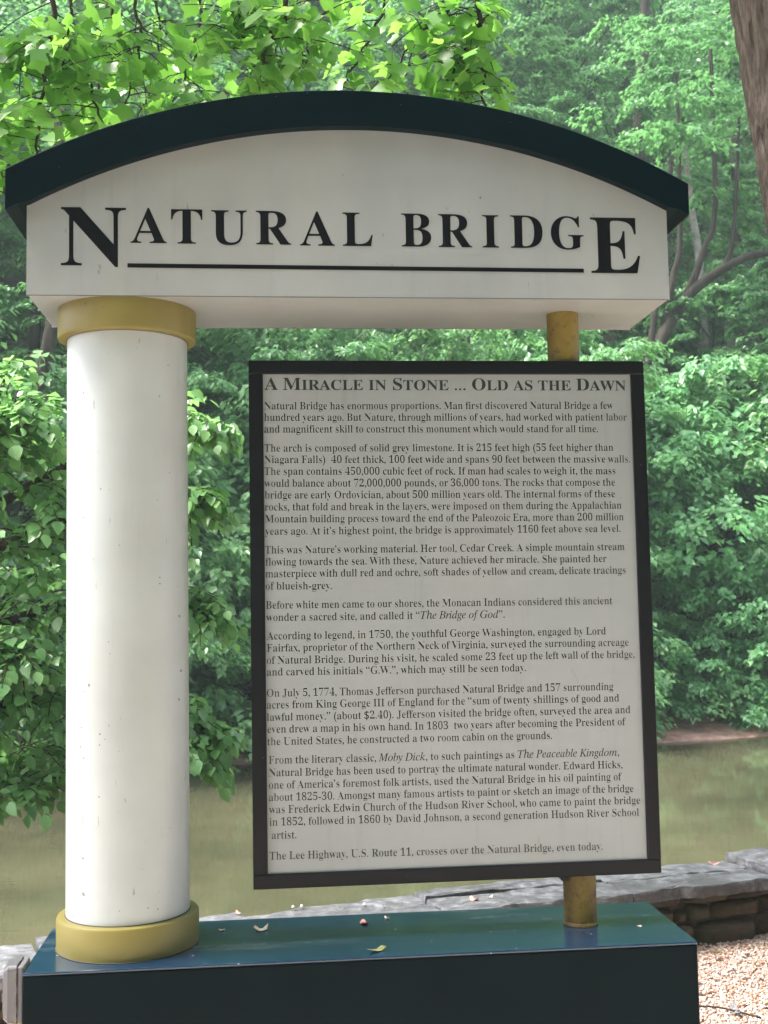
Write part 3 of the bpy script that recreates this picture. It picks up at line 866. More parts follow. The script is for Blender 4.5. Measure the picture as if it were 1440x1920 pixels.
def make_tree(seed, name, height, rx, rz, cz, nspray, nper, ls, mat, bark, tr, lean=0.0, multi=1, nout=.25, thick=.55):
    r = np.random.default_rng(seed)
    C, O = crown_pts(r, (0, 0, cz), rx, rz, nspray)
    C = C[(C[:, 2] > .15)]; O = O[:len(C)]
    O = C-np.array([0, 0, cz-rz*.35]); O /= np.linalg.norm(O, axis=1)[:, None]; O[:, 2] *= .5; O /= np.linalg.norm(O, axis=1)[:, None]
    rad = r.uniform(.45, .95, len(C))*(rx*.38)
    P, A, N, S = spray_set(r, C, O, rad, nper, ls, nout=nout, thick=thick)
    V, Fa, at = leaves(QV, QF, P, A, N, S, r, name)
    cme = fast_mesh(name+'_crown', V, Fa, at); cme.materials.append(mat)
    b = Bag()
    for q in range(multi):
        a = r.uniform(0, 6.28); off = Vector((cos(a), sin(a), 0))*(0.25*q*tr*4)
        topx = (r.normal(0, .3)+lean, r.normal(0, .3), height*.92)
        path = smooth_path([(off.x, off.y, -1.2), (off.x*1.2, off.y*1.2, height*.2), (topx[0]*.4+off.x*2+r.normal(0, .15), topx[1]*.4+off.y*2+r.normal(0, .15), height*.55), (topx[0]+off.x*3, topx[1]+off.y*3, topx[2])], 14)
        rd = [tr*(1-.82*(i/13)) for i in range(14)]
        b.add(*tube(path, rd, 9, .03, True, seed+q))
        idx = r.choice(len(C), min(len(C), 12//multi+3), replace=False)
        for i in idx:
            tgt = C[i]; zf = np.clip(tgt[2]-.35*np.hypot(tgt[0], tgt[1]), height*.15, height*.85)
            k = int(np.clip(zf/height*13/.92, 1, 12)); st = np.array(path[k]); mid = (st+tgt)/2+np.array([0, 0, .15*rx])*r.uniform(-.5, 1)
            b.add(*tube(smooth_path([st, mid, tgt], 6), [rd[k]*.42*(1-.75*j/5)+.004 for j in range(6)], 5))
    tme = bpy.data.meshes.new(name+'_trunk'); tme.from_pydata([tuple(v) for v in b.V], [], b.P); tme.update()
    tme.polygons.foreach_set('use_smooth', [True]*len(tme.polygons)); tme.materials.append(bark)
    return tme, cme

KINDS = {
 'shrub_a': make_tree(11, 'shrub_a', 3.0, 1.75, 1.65, 1.45, 170, 140, .105, M_leaf_bush, M_bark, .05, multi=3, nout=.7, thick=1.7),
 'shrub_b': make_tree(12, 'shrub_b', 2.6, 1.55, 1.45, 1.25, 150, 140, .10, M_leaf_bush, M_bark, .045, multi=3, nout=.7, thick=1.7),
 'bright_tree': make_tree(17, 'bright_tree', 6.2, 2.0, 2.7, 4.1, 210, 160, .12, M_leaf_bush, M_bark, .07, multi=2, nout=.5, thick=1.2),
 'small_tree': make_tree(13, 'small_tree', 6.0, 2.3, 2.3, 4.0, 170, 160, .13, M_leaf_far, M_bark, .10),
 'tree_a': make_tree(14, 'tree_a', 10.5, 2.9, 3.9, 7.4, 200, 170, .145, M_leaf_far, M_bark, .17, .8),
 'tree_b': make_tree(15, 'tree_b', 12.0, 2.6, 4.4, 8.2, 190, 170, .145, M_leaf_far, M_bark, .19, -.6),
 'tree_c': make_tree(16, 'tree_c', 9.0, 3.2, 3.2, 6.2, 200, 170, .14, M_leaf_far, M_bark, .15, .3),
}
def put(kind, x, y, s, rz, label, group=None, name='forest_tree', cat='tree', zs=1.0, dz=0.0):
    t = empty(name, (x, y, hz(x, y)-.05+dz), rz); t.scale = (s, s, s*zs)
    tag(t, label, cat, group)
    tm, cm = KINDS[kind]
    link('trunk', tm, None, t); link('crown', cm, None, t)
    return t
rt = np.random.default_rng(77)
# woodland on the near side of the gravel, which closes off the sky behind the viewer
for i, (x, y, s_, k) in enumerate([(-9, -9, 1.3, 'tree_a'), (-5, -11, 1.4, 'tree_c'), (-1, -9.5, 1.25, 'tree_b'), (2.8, -10.5, 1.4, 'tree_a'), (6.5, -9, 1.3, 'tree_c'), (10, -8, 1.3, 'tree_b'), (-3, -14.5, 1.7, 'tree_a'), (4.5, -15, 1.7, 'tree_c'), (0.8, -15.5, 1.8, 'tree_b'), (-8, -14, 1.7, 'tree_c'), (9, -13.5, 1.7, 'tree_a'), (13, -5, 1.2, 'tree_c')]):
    t = empty('woodland_tree', (x, y, 0), rt.uniform(0, 6.28)); t.scale = (s_, s_, s_)
    tag(t, ('front row' if y > -12 else 'back row')+' woodland tree behind the viewpoint, at '+['far left', 'left', 'centre left', 'centre', 'right', 'far right', 'left', 'right', 'centre', 'far left', 'far right', 'outermost right'][i], 'tree', 'woodland behind the gravel')
    link('trunk', KINDS[k][0], None, t); link('crown', KINDS[k][1], None, t)
for i, (x, y) in enumerate([(-10, -6.5), (-6.5, -7.5), (-3, -7.8), (.3, -7.6), (3.5, -8), (7, -7), (10.5, -6)]):
    t = empty('woodland_shrub', (x, y, 0), rt.uniform(0, 6.28)); t.scale = (1.3, 1.3, 1.3)
    tag(t, 'woodland edge shrub behind the viewpoint, '+['first', 'second', 'third', 'fourth', 'fifth', 'sixth', 'seventh'][i]+' from the left', 'shrub', 'shrubs behind the gravel')
    link('trunk', KINDS['shrub_a'][0], None, t); link('crown', KINDS['shrub_a'][1], None, t)
# row of shrubs just above the far waterline
for x in np.arange(-9, 16, 1.5):
    xx = x+rt.normal(0, .25); y = float(shore(xx))+1.55+abs(rt.normal(0, .25))
    put('shrub_a' if rt.random() < .5 else 'shrub_b', xx, y, rt.uniform(1.0, 1.3), rt.uniform(0, 6.28),
        'leafy green shrub hanging over the mud of the far creek bank', 'shrubs along the far waterline', 'bank_shrub', 'shrub', dz=-.75)
for x in np.arange(-10, 17, 1.9):
    xx = x+rt.normal(0, .3); y = float(shore(xx))+4.0+rt.normal(0, .3)
    put('shrub_a', xx, y, rt.uniform(1.35, 1.75), rt.uniform(0, 6.28),
        'tall rounded green shrub on the lower slope behind the waterline shrubs', 'shrubs on the lower slope', 'slope_shrub', 'shrub', dz=-.4)
for x in (.9, 3.3, 5.5, 11.6, 14.2, -6.5, -9.0):
    put('bright_tree', x, float(shore(x))+2.5, rt.uniform(.92, 1.05), rt.uniform(0, 6.28),
        'bright leafy young tree on the far bank', 'bright young trees on the far bank', 'young_tree')
for x in np.arange(-11, 18, 2.7):
    xx = x+rt.normal(0, .4); y = float(shore(xx))+5.6+rt.normal(0, .5)
    if 7.0 < xx < 9.6: y += 1.8
    put('small_tree', xx, y, rt.uniform(.75, 1.0), rt.uniform(0, 6.28),
        'small leafy tree on the lower slope across the creek', 'small trees on the lower slope', 'understory_tree')
def row(d, x0, x1, step, kinds, s0, s1, label, group, jit=.8):
    for x in np.arange(x0, x1, step):
        xx = x+rt.normal(0, jit*.5); y = float(shore(xx))+d+rt.normal(0, jit)
        put(kinds[int(rt.integers(len(kinds)))], xx, y, rt.uniform(s0, s1), rt.uniform(0, 6.28), label, group)
row(9.5, -13, 20, 3.9, ['tree_a', 'tree_b', 'tree_c'], .85, 1.1, 'tall green tree with bare lower trunk on the middle slope', 'trees on the middle slope')
row(15, -17, 25, 4.2, ['tree_a', 'tree_b', 'tree_c'], .95, 1.25, 'hazy green tree high on the far slope', 'trees on the upper slope', 1.2)
row(22, -20, 32, 4.6, ['tree_a', 'tree_c', 'tree_b'], 1.1, 1.4, 'pale hazy tree near the top of the view', 'trees far up the slope', 1.5)
row(31, -26, 40, 5.4, ['tree_a', 'tree_c', 'tree_b'], 1.3, 1.6, 'faint pale tree far up the misty hillside', 'faintest trees up the hillside', 1.5)
row(40, -32, 50, 6.0, ['tree_a', 'tree_c'], 1.5, 1.8, 'faint pale tree far up the misty hillside', 'faintest trees up the hillside', 2)

# say for every one of the repeats where it shows
def relabel():
    V_ = {}
    for o in list(COL.objects):
        if o.type != 'EMPTY' or o.parent or 'group' not in o: continue
        p = Vector(o.location)+Vector((0, 0, 2))-CAMP; dep = p.dot(F)
        if dep < 0: continue
        px = 720+2180.46*p.dot(Rv)/dep
        zone = None
        for hi, nm in ((-40, 'past the left frame edge'), (125, 'left of the column'), (355, 'behind the column'), (470, 'between column and text panel'), (840, 'behind the left half of the text panel'), (1230, 'behind the right half of the text panel'), (1480, 'right of the text panel'), (1e9, 'past the right frame edge')):
            if px < hi: zone = nm; break
        V_.setdefault((o['group'], zone), []).append((px, o))
    short = {'shrubs along the far waterline': 'waterline shrub', 'shrubs on the lower slope': 'tall slope shrub', 'bright young trees on the far bank': 'bright young bank tree', 'small trees on the lower slope': 'small lower slope tree',
             'trees on the middle slope': 'tall middle slope tree', 'trees on the upper slope': 'hazy upper slope tree', 'trees far up the slope': 'pale treetop', 'faintest trees up the hillside': 'faintest hillside tree'}
    ords = ['leftmost', 'second from left', 'third from left', 'fourth from left', 'fifth from left', 'sixth from left', 'seventh from left', 'eighth from left', 'ninth from left', 'tenth from left', 'eleventh from left', 'twelfth from left']
    for (g, zone), L in V_.items():
        L.sort(key=lambda q: q[0])
        for i, (px, o) in enumerate(L):
            if g in short: o['label'] = short[g]+' '+zone+('' if len(L) == 1 else ', '+ords[min(i, 11)])
relabel()
# bare and leaning trunks on the slope
def bare(name, label, stems, bark=M_bark, n=9, crown=False):
    tops = []
    x, y, z = stems[0][0][0]
    t = empty(name, (x, y, hz(x, y))); tag(t, label, 'tree'); O_ = Vector(t.location)
    for j, (ctrl, ra, rb) in enumerate(stems):
        path = smooth_path(ctrl, 16)
        V, P = tube(path, [ra+(rb-ra)*(i/15) for i in range(16)], n, .03, True, 5+j)
        mesh('trunk' if j == 0 else 'limb', [Vector(v)-O_ for v in V], P, bark, t, True)
        tops += [p for p in path[10:]] if crown else []
        tops += [path[-1]]*6
    r = np.random.default_rng(len(label)); C = np.repeat(np.array(tops), 3, 0)
    C = C+r.normal(0, 1, C.shape)*np.array([.8, .8, .6])+np.array([0, 0, .5]); O = r.normal(0, 1, C.shape); O[:, 2] = 0; O /= np.linalg.norm(O, axis=1)[:, None]
    V, Fa, at = leaves(QV, QF, *spray_set(r, C, O, r.uniform(.5, .9, len(C)), 110, .13), r, 'x')
    me = fast_mesh('crown', V-np.array(O_), Fa, at); link('crown', me, M_leaf_far, t)
    return t
def gz(x, y): return hz(x, y)-.4
bare('leaning_tree', 'dark leaning tree forking into curved limbs, right of the title board', [
 ([(8.0, 19.9, gz(8, 19.9)), (8.3, 19.9, 5.0), (8.58, 19.87, 6.58), (9.03, 19.75, 7.51), (9.47, 19.67, 7.99), (10.24, 19.56, 8.47), (10.9, 19.48, 8.63), (12.4, 19.4, 8.5)], .19, .05),
 ([(8.05, 19.95, gz(8, 19.9)), (8.2, 20.0, 5.0), (8.38, 19.95, 6.42), (8.8, 19.9, 7.07), (9.36, 19.78, 8.05), (9.64, 19.7, 8.81), (9.87, 19.6, 9.6), (9.9, 19.6, 13)], .14, .04),
 ([(8.75, 19.84, 7.1), (8.95, 19.71, 8.17), (9.1, 19.63, 9.04), (9.15, 19.6, 12.5)], .09, .035),
 ([(9.7, 19.63, 8.1), (10.07, 19.6, 8.5), (10.23, 19.52, 9.3), (10.4, 19.46, 11.5)], .08, .03)])
bare('slim_tree', 'slim grey trunk just beside the right corner of the text panel', [([(8.0, 19.3, gz(8, 19.3)), (8.15, 19.3, 5.6), (8.38, 19.2, 7.4), (8.8, 19.1, 10.5)], .10, .05)])
bare('pale_tree', 'thin pale white-barked trunk right of the roof end', [([(10.6, 22.0, gz(10.6, 22)), (10.45, 22, 8.6), (10.25, 22, 10.6), (10.1, 21.9, 12.2)], .10, .07)], M_bark_pale)
bare('straight_tree', 'straight hazy trunk rising behind the right shoulder of the roof', [([(10.3, 25.5, gz(10.3, 25.5)), (10.2, 25.5, 11), (10.25, 25.4, 14), (10.6, 25.3, 18)], .22, .12)])
bare('crooked_tree', 'thin dark crooked trunk near the big trunk in the upper right', [([(13.0, 25.5, gz(13, 25.5)), (12.8, 25.5, 12), (13.0, 25.4, 15), (13.6, 25.3, 17.5)], .13, .05)])
bare('bark_tree', 'grey-brown trunk seen between the column and the text panel', [([(-.75, 18.3, gz(-.75, 18.3)), (-.80, 18.3, 4.6), (-.78, 18.25, 5.6), (-.6, 18.2, 6.8), (-.3, 18.1, 9.5)], .15, .10),
   ([(-.79, 18.28, 4.3), (-.98, 18.2, 5.2), (-1.05, 18.2, 6.2)], .05, .02)], mat_bark('grey_bark', (.09, .075, .065), (.2, .17, .15), (.33, .29, .26)))
for (x0_, x1_, y_, ra, lab) in ((-2.35, -1.95, 13.6, .13, 'dark leaning trunk left of the column under the eave'), (-2.75, -2.68, 15.2, .22, 'thick dark upright trunk left of the column'), (-2.25, -2.15, 15.6, .13, 'narrower dark trunk hard against the column edge')):
    x0_ = .655+(x0_-.655)*(y_+3.16)/14; x1_ = .655+(x1_-.655)*(y_+3.16)/14
    bare('dark_tree', lab, [([(x0_-.15, y_, gz(x0_-.15, y_)), (x0_, y_, 3.6), (x1_, y_, 5.6), (x1_+.25*(x1_-x0_), y_, 9)], ra, ra*.6)])

# big furrowed trunk at the right edge
def big_trunk():
    nA, nZ = 132, 150; z = np.linspace(-.1, 7.5, nZ); a = np.linspace(0, 2*pi, nA, endpoint=False)
    A_, Z_ = np.meshgrid(a, z)
    cx = 3.315+.29 - .118*Z_ + .0; cy = 1.62+.035*Z_
    wander = .35*np.sin(Z_*1.7+A_*2)+.22*np.sin(Z_*4.1+A_*5+1)+.12*np.sin(Z_*9.3-A_*3)
    ridge = np.abs(np.sin((A_*13+wander*2.4)))**.6; ridge2 = np.abs(np.sin(A_*27+wander*5+Z_*1.3))**.8
    cracks = np.clip(np.sin(Z_*22+7*np.sin(A_*13+Z_*2)), .6, 1)-.6
    R = (.30+.16*np.exp(-Z_*2.2)-.012*Z_)+.042*ridge+.014*ridge2-.010*cracks
    R *= 1+.02*np.sin(A_*2+Z_*.5)
    V = np.stack([cx+R*np.cos(A_), cy+R*np.sin(A_), Z_], -1).reshape(-1, 3)
    i = (np.arange(nZ-1)[:, None]*nA); k = np.arange(nA)[None, :]
    Fc = np.stack([i+k, i+(k+1) % nA, i+nA+(k+1) % nA, i+nA+k], -1).reshape(-1, 4)
    return V, Fc
V, Fc = big_trunk()
bt = empty('large_tree', (3.5, 1.62, 0)); tag(bt, 'big close tree trunk with deeply furrowed bark at the right edge', 'tree')
me = fast_mesh('trunk', V-np.array([3.5, 1.62, 0]), Fc, smooth=True); link('trunk', me, M_bark_big, bt)
b = Bag(); r = np.random.default_rng(3); C = []
for q in range(7):
    a = q*.9+.4; z_ = 5.6+.28*q; st = np.array([3.5-.118*z_ - 3.5+.02, .035*z_, z_])
    e = st+np.array([cos(a)*2.2, sin(a)*2.2, 1.2+.2*q]); C.append(e); C.append((st+e)/2+np.array([0, 0, .4]))
    b.add(*tube(smooth_path([st, (st+e)/2+np.array([0, 0, .3]), e], 8), [.09*(1-.8*j/7)+.008 for j in range(8)], 7))
b.build('limb', M_bark, bt, smooth=True)
C = np.repeat(np.array(C), 5, 0)+r.normal(0, .55, (len(C)*5, 3)); O = C-np.array([-.6, .2, 7]); O /= np.linalg.norm(O, axis=1)[:, None]
V, Fa, at = leaves(TV, TF, *spray_set(r, C, O, r.uniform(.4, .7, len(C)), 26, .13), r, 'x')
me = fast_mesh('crown', V, Fa, at); link('crown', me, M_leaf_tulip, bt)

# ------------------------------------------------------------------ leafy tree overhanging the creek behind the column
def near_tree():
    t = empty('overhanging_tree', (-2.1, 2.2, -.7)); O_ = Vector(t.location)
    tag(t, 'bushy tree with drooping pointed leaves overhanging the creek on both sides of the column', 'tree')
    r = np.random.default_rng(42)
    limbs = [
     ([(-2.1, 2.2, -.9), (-1.9, 2.7, .3), (-1.6, 3.2, 1.2), (-1.2, 3.5, 2.1), (-.9, 3.7, 2.9)], .09, .02),
     ([(-1.75, 2.95, .8), (-1.2, 3.3, 1.0), (-.6, 3.5, 1.1), (-.1, 3.5, 1.0), (.30, 3.46, .86)], .045, .008),
     ([(-1.65, 3.1, 1.05), (-1.0, 3.5, 1.45), (-.4, 3.6, 1.65), (.05, 3.5, 1.62), (.28, 3.45, 1.50)], .045, .008),
     ([(-1.3, 3.45, 1.9), (-.8, 3.6, 2.25), (-.3, 3.55, 2.5), (.1, 3.45, 2.62), (.32, 3.4, 2.55)], .04, .008),
     ([(-1.45, 3.3, 1.6), (-.9, 3.3, 1.9), (-.3, 3.4, 2.15), (.05, 3.4, 2.2), (.26, 3.4, 2.16)], .035, .008),
     ([(-1.85, 2.8, .5), (-1.4, 3.4, .6), (-.9, 3.7, .75), (-.5, 3.8, .75), (-.2, 3.8, .7)], .04, .008),
     ([(-1.3, 3.45, 1.9), (-1.5, 3.9, 2.4), (-1.4, 4.2, 2.7)], .03, .01),
     ([(-1.65, 3.1, 1.05), (-1.7, 3.9, 1.4), (-1.3, 4.3, 1.7), (-.8, 4.4, 1.8)], .035, .008),
     ([(-1.75, 2.95, .8), (-1.9, 3.6, .9), (-1.5, 4.1, 1.1), (-1.0, 4.3, 1.1)], .035, .008),
     ([(-1.6, 3.2, 1.2), (-1.3, 3.2, 1.3), (-1.0, 3.25, 1.35), (-.7, 3.3, 1.3)], .02, .005),
     ([(-1.9, 2.7, .3), (-1.5, 3.0, .35), (-1.1, 3.2, .5), (-.7, 3.35, .62)], .02, .005),
     ([(-1.2, 3.5, 2.1), (-1.0, 3.3, 2.45), (-.75, 3.25, 2.6)], .02, .005),
     ([(-.3, 3.52, 1.1), (.0, 3.42, .85), (.2, 3.4, .72)], .012, .005)]
    b = Bag(); pts = []
    for j, (c, ra, rb) in enumerate(limbs):
        p = smooth_path(c, 22); rd = [ra+(rb-ra)*(i/21)**.7 for i in range(22)]
        V, P = tube([Vector(q)-O_ for q in p], rd, 8, .02, True, j)
        mesh('trunk' if j == 0 else 'limb', V, P, M_twig, t, True)
        for i, q in enumerate(p):
            if (j == 0 and i > 10) or (j > 0 and i > 4): pts.append((q, i/21, np.array(p[min(i+1, 21)])-np.array(p[max(i-1, 0)])))
    Lp, La, Ln, Ls = [], [], [], []
    for q, f, dr in pts:
        nt_ = 6 if f < .97 else 9
        for _ in range(nt_):
            L = r.uniform(.22, .55)*(1-.25*f)
            dr_ = dr/np.linalg.norm(dr)
            d = dr_*r.uniform(.2, 1)+r.normal(0, .55, 3); d[2] = d[2]*.32+r.uniform(-.08, .22); d /= np.linalg.norm(d)
            if q[0]+d[0]*L > .40: L *= .5
            e = q+d*L+np.array([0, 0, -.17*L])
            if e[2] < (.62 if e[0] > -.1 else .52): continue
            m = q+d*L*.55+np.array([0, 0, .03])
            path = smooth_path([q, m, e], 9)
            b.add(*tube([Vector(v)-O_ for v in path], [.0045*(1-.7*i/8)+.0008 for i in range(9)], 4, 0, False))
            nl = int(r.integers(10, 17)); sd = 1
            for i in range(nl):
                tt = .15+.85*i/(nl-1); k = min(8, int(tt*8)); v = np.array(path[k]); tg = np.array(path[min(8, k+1)])-np.array(path[max(0, k-1)]); tg /= np.linalg.norm(tg)
                sv = np.cross(tg, [0, 0, 1.]); sd = -sd
                a = tg*.6+sv*sd*.85+np.array([0, -.1, -.33])+r.normal(0, .22, 3)
                if i == nl-1: a = tg+np.array([0, 0, -.7])
                Lp.append(v+a*.012); La.append(a); Ln.append(np.array([-.15, -.35, 1.])+sv*sd*.3+r.normal(0, .33, 3)); Ls.append(r.uniform(.042, .095))
    b.build('twig', M_twig, t, smooth=True)['kind'] = 'stuff'
    V, Fa, at = leaves(OV, OF, np.array(Lp), np.array(La), np.array(Ln), np.array(Ls), r, 'x')
    me = fast_mesh('foliage', V-np.array(O_), Fa, at); o = link('foliage', me, M_leaf_near, t); o['kind'] = 'stuff'
near_tree()

# ------------------------------------------------------------------ tulip tree whose limbs hang in over the sign
def tulip_tree():
    t = empty('tulip_tree', (-2.9, -.4, 0)); O_ = Vector(t.location)
    tag(t, 'tulip tree with bright yellow-green lobed leaves hanging over the roof at the upper left', 'tree')
    r = np.random.default_rng(9)
    V, P = tube([Vector(q)-O_ for q in smooth_path([(-2.9, -.4, -.2), (-2.95, -.4, 2), (-2.85, -.3, 4.5), (-2.9, -.3, 7)], 24)], [.24-.004*i for i in range(24)], 24, .03, True, 2)
    mesh('trunk', V, P, M_bark_big, t, True)
    limbs = [([(-2.87, -.32, 4.2), (-1.8, .7, 4.9), (-.6, 1.6, 5.1), (.7, 1.9, 5.0), (1.7, 1.8, 4.75)], .07, .015),
             ([(-2.87, -.32, 3.9), (-1.9, 1.0, 4.6), (-1.0, 1.9, 4.8), (-.3, 2.2, 4.75), (.5, 2.3, 4.8)], .05, .010),
             ([(-1.8, .7, 4.9), (-.9, 1.9, 5.4), (.2, 2.7, 5.5), (1.3, 2.9, 5.2)], .04, .012)]
    for j, (c, ra, rb) in enumerate(limbs):
        p = smooth_path(c, 24)
        V, P = tube([Vector(q)-O_ for q in p], [ra+(rb-ra)*i/23 for i in range(24)], 8, .02, True, j)
        mesh('limb', V, P, M_twig, t, True)
    hang = [[(-.35, 1.9, 4.75), (-.30, 1.96, 4.31), (-.31, 1.97, 4.12), (-.34, 1.99, 3.95), (-.37, 2.01, 3.76), (-.37, 2.02, 3.60)],
            [(-.1, 1.95, 4.9), (-.21, 1.95, 4.31), (-.24, 1.96, 4.14), (-.25, 1.97, 3.95)],
            [(.15, 1.9, 5.0), (.08, 1.92, 4.3), (.10, 1.93, 4.16), (.08, 1.94, 4.04), (.02, 1.96, 3.84)],
            [(.8, 1.88, 4.95), (.75, 1.86, 4.29), (.67, 1.88, 4.13), (.63, 1.89, 3.98), (.60, 1.9, 3.84)],
            [(.55, 1.9, 4.95), (.53, 1.88, 4.3), (.53, 1.88, 4.22), (.46, 1.9, 4.06)],
            [(1.7, 1.8, 4.75), (1.51, 1.78, 4.28), (1.32, 1.82, 4.11), (1.18, 1.84, 3.90)],
            [(1.65, 1.8, 4.75), (1.60, 1.78, 4.28), (1.61, 1.79, 4.04), (1.62, 1.81, 3.80)],
            [(1.62, 1.79, 4.2), (1.58, 1.79, 4.10), (1.51, 1.81, 4.02), (1.42, 1.83, 3.84)],
            [(-.9, 2.0, 4.75), (-.60, 2.0, 4.08), (-.42, 2.0, 4.11), (-.35, 1.98, 4.15)],
            [(1.0, 1.9, 4.95), (.94, 1.84, 4.29), (.87, 1.85, 4.19), (.82, 1.86, 3.98)],
            [(-.75, 1.95, 4.8), (-.72, 1.98, 4.1), (-.70, 2.0, 3.8), (-.62, 2.0, 3.55)],
            [(-.62, 2.0, 4.8), (-.60, 2.02, 4.0), (-.58, 2.03, 3.7), (-.50, 2.03, 3.42)],
            [(-.15, 2.05, 4.8), (-.16, 2.06, 4.1), (-.12, 2.07, 3.85), (-.08, 2.07, 3.7)],
            [(.35, 2.3, 4.8), (.32, 2.3, 4.3), (.25, 2.3, 4.1), (.3, 2.3, 3.95)],
            [(1.25, 2.2, 5.1), (1.22, 2.2, 4.5), (1.12, 2.2, 4.25), (1.0, 2.2, 4.05)],
            [(-.1, 2.3, 4.75), (-.1, 2.35, 4.25), (-.2, 2.4, 4.0), (-.15, 2.4, 3.8)],
            [(.9, 2.8, 5.3), (.8, 2.8, 4.8), (.7, 2.8, 4.5), (.6, 2.8, 4.25)],
            [(.2, 2.7, 5.4), (.1, 2.7, 4.8), (.1, 2.7, 4.4), (.0, 2.7, 4.1)]]
    b = Bag(); Lp, La, Ln, Ls = [], [], [], []
    def leafy(path, n, ls, spread):
        for _ in range(n):
            k = int(r.integers(1, len(path))); v = np.array(path[k])
            a = np.array([r.normal(0, .7), r.normal(0, .7), -.55+r.normal(0, .4)]); a /= np.linalg.norm(a)
            pet = v+a*r.uniform(.03, .11)*np.array([1, 1, .4])
            b.add(*tube([Vector(v)-O_, Vector(pet)-O_], [.0012, .0009], 3, 0, False))
            Lp.append(pet); La.append(a+np.array([0, 0, -.2])); Ln.append(np.array([r.normal(0, .45), -.35+r.normal(0, .45), .75])); Ls.append(ls*r.uniform(.55, 1.15))
    for j, c in enumerate(hang):
        p = smooth_path(c, 26); rd = [.0135*(1-.75*i/25)+.002 for i in range(26)] if j in (0, 3, 6) else [.008*(1-.7*i/25)+.0014 for i in range(26)]
        p = [q+np.array([.010*sin(i*1.3+j), .01*cos(i*1.1+j), 0]) for i, q in enumerate(p)]
        V, P = tube([Vector(q)-O_ for q in p], rd, 6, .03, True, j)
        mesh('hanging_twig', V, P, M_twig, t, True)
        leafy(p[14:], 5, .092, .1)
        for i in range(3, 26, 1):
            if r.random() < .72:
                q = p[i]; L = r.uniform(.12, .34)*(1.0 if i < 21 else .6)
                a = r.uniform(0, 6.28); d = np.array([cos(a), .7*sin(a), r.uniform(-.75, .15)])
                if q[0]+d[0]*L > 1.72: d[0] = -abs(d[0])
                sp = smooth_path([q, q+d*L*.5+np.array([0, 0, .02]), q+d*L], 6)
                b.add(*tube([Vector(v)-O_ for v in sp], [.003*(1-.6*m/5)+.0006 for m in range(6)], 4, 0, False))
                leafy(sp, int(r.integers(3, 7)), .092, .1)
    o = b.build('twig', M_twig, t, smooth=True); o['kind'] = 'stuff'
    # leaves of the limbs above the frame
    C = []
    for c, _, _ in limbs:
        for q in smooth_path(c, 12)[3:]: C.append(q+r.normal(0, .25, 3)+np.array([0, 0, .35]))
    C = np.array(C); O = r.normal(0, 1, C.shape); O[:, 2] = 0; O /= np.linalg.norm(O, axis=1)[:, None]
    P2, A2, N2, S2 = spray_set(r, C, O, r.uniform(.3, .5, len(C)), 16, .12)
    V, Fa, at = leaves(TV, TF, np.concatenate([np.array(Lp), P2]), np.concatenate([np.array(La), A2]), np.concatenate([np.array(Ln), N2]), np.concatenate([np.array(Ls), S2]), r, 'x')
    me = fast_mesh('foliage', V-np.array(O_), Fa, at); o = link('foliage', me, M_leaf_tulip, t); o['kind'] = 'stuff'
tulip_tree()

# ------------------------------------------------------------------ small fallen things
def mat_petal(name, c0, c1):
    m, nt, p = new_mat(name); n = noise(nt, 60, 4)
    nt.links.new(ramp(nt, [(.35, c0), (.65, c1)], n.outputs[0]).outputs[0], p.inputs['Base Color']); setin(p, Roughness=.6); return m
M_pet_w = mat_petal('cream_petal', (.55, .38, .22), (.85, .78, .68)); M_pet_p = mat_petal('pink_petal', (.5, .14, .09), (.75, .42, .33)); M_dry = mat_petal('dry_leaf', (.10, .13, .04), (.30, .28, .12))
M_grey_leaf = mat_petal('grey_dry_leaf', (.10, .09, .10), (.35, .33, .36))
def scrap(name, label, cat, loc, size, mat, seed, asp=.6, group=None):
    r = np.random.default_rng(seed); n = 10; V = [(0, 0, size*.12)]; a0 = r.uniform(0, 6.28)
    for ring_, f in ((0, .55), (1, 1.0)):
        for k in range(n):
            a = 2*pi*k/n; rr_ = size*.5*f*(1+.22*float(r.normal()))
            x, y = rr_*cos(a), rr_*sin(a)*asp
            V.append((x*cos(a0)-y*sin(a0), x*sin(a0)+y*cos(a0), .0015+size*(.04 if f < 1 else .10+.16*abs(float(r.normal())))*(.5+.5*cos(2*a))))
    P = [(0, 1+k, 1+(k+1) % n) for k in range(n)]+[(1+k, 1+n+k, 1+n+(k+1) % n, 1+(k+1) % n) for k in range(n)]
    o = mesh(name, V, P, mat, None, True); o.location = loc; tag(o, label, cat, group)
    m = o.modifiers.new('solid', 'SOLIDIFY'); m.thickness = .0012
    return o
T = ZB+.0006
scrap('fallen_petal', 'curled cream petal on the teal base, nearest to the column', 'petal', (.612, .304, T), .040, M_pet_w, 1, .7)
scrap('fallen_petal', 'pinkish orange petal on the teal base below the middle of the panel', 'petal', (.911, .325, T), .040, M_pet_p, 2, .6)
scrap('fallen_leaf', 'small dry greenish leaf near the front edge of the teal base', 'leaf', (.927, .052, T), .050, M_dry, 3, .45)
scrap('fallen_petal', 'tiny pale scrap on the teal base beside the foot ring', 'petal', (.496, .317, T), .018, M_pet_w, 4, .5)
scrap('fallen_petal', 'thin white sliver at the rear edge of the teal base', 'petal', (.982, .365, T), .028, M_pet_w, 5, .22)
scrap('bird_dropping', 'small white speck near the right end of the teal base', 'dropping', (1.69, .165, T), .012, M_pet_w, 6, .8)
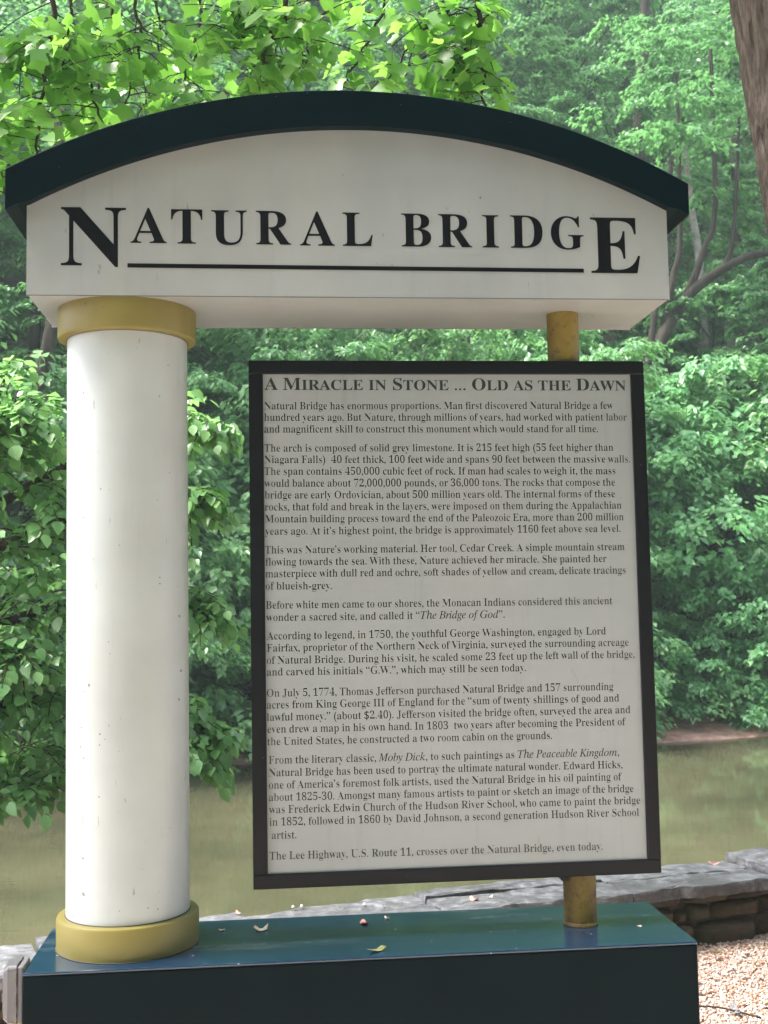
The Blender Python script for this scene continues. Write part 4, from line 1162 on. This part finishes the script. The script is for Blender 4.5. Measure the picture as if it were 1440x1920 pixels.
for i, (x, y, s_, m_, lab) in enumerate([(.728, 1.90, .03, M_pet_w, 'left of a pair of white petals on the coping stones'), (.764, 1.912, .024, M_pet_w, 'right of a pair of white petals on the coping stones'),
      (.50, 1.84, .028, M_pet_p, 'orange scrap on the coping just right of the column'), (1.028, 1.90, .022, M_pet_w, 'tiny pale petal on the coping below the panel middle'),
      (1.50, 1.89, .05, M_pet_p, 'larger reddish petal on the coping left of the pole'), (1.584, 1.93, .03, M_pet_w, 'pale petal on the coping nearest the pole'),
      (2.752, 2.36, .05, M_pet_p, 'reddish scrap on the coping right of the text panel')]):
    scrap('fallen_petal', lab, 'petal', (x, y, .314), s_, m_, 20+i, .5)
scrap('fallen_leaf', 'curled grey dry leaf on the gravel at the lower right', 'leaf', (2.40, 1.27, .012), .11, M_grey_leaf, 40, .3)
scrap('fallen_leaf', 'small dark brown leaf on the gravel against the wall foot', 'leaf', (2.62, 2.02, .010), .05, M_dry, 41, .4)
V, P = tube(smooth_path([(2.28, 1.36, .012), (2.36, 1.30, .02), (2.47, 1.20, .012)], 8), [.004]*8, 6)
o = mesh('fallen_twig', V, P, M_twig, None, True); tag(o, 'short dark twig lying on the gravel beside the grey leaf', 'twig')

# bark crumbs and mulch scattered in the gravel
r = np.random.default_rng(50); b = Bag()
for i in range(260):
    x = r.uniform(1.75, 3.8); y = min(r.uniform(.6, 2.3), 1.35+.30*x-abs(r.normal(0, .25)))
    a = r.uniform(0, 6.28); L = r.uniform(.01, .035); w = Vector((cos(a), sin(a), r.normal(0, .15)))*L
    b.add(*tube([Vector((x, y, .012))-w*.5, Vector((x, y, .014)), Vector((x, y, .012))+w*.5], [.002, .004, .0015], 4))
o = b.build('bark_mulch', mat_petal('mulch', (.02, .012, .01), (.14, .07, .045))); tag(o, 'brown bark crumbs scattered over the gravel near the wall foot', 'mulch', kind='stuff')

# ------------------------------------------------------------------ haze
HAZE = 0.0014
if HAZE:
    m = bpy.data.materials.new('haze_air'); m.use_nodes = True; nt = m.node_tree; nt.nodes.clear()
    out = nt.nodes.new('ShaderNodeOutputMaterial'); pv = nt.nodes.new('ShaderNodeVolumePrincipled')
    pv.inputs['Density'].default_value = HAZE; pv.inputs['Color'].default_value = (.74, .90, .96, 1); pv.inputs['Anisotropy'].default_value = .3
    nt.links.new(pv.outputs[0], out.inputs['Volume'])
    b = Bag(); b.box(-78, 84, -62, 68, -2.8, 62); o = b.build('haze', m); o['kind'] = 'stuff'; tag(o, 'thin pale mist hanging in front of the wooded hillside', 'haze')
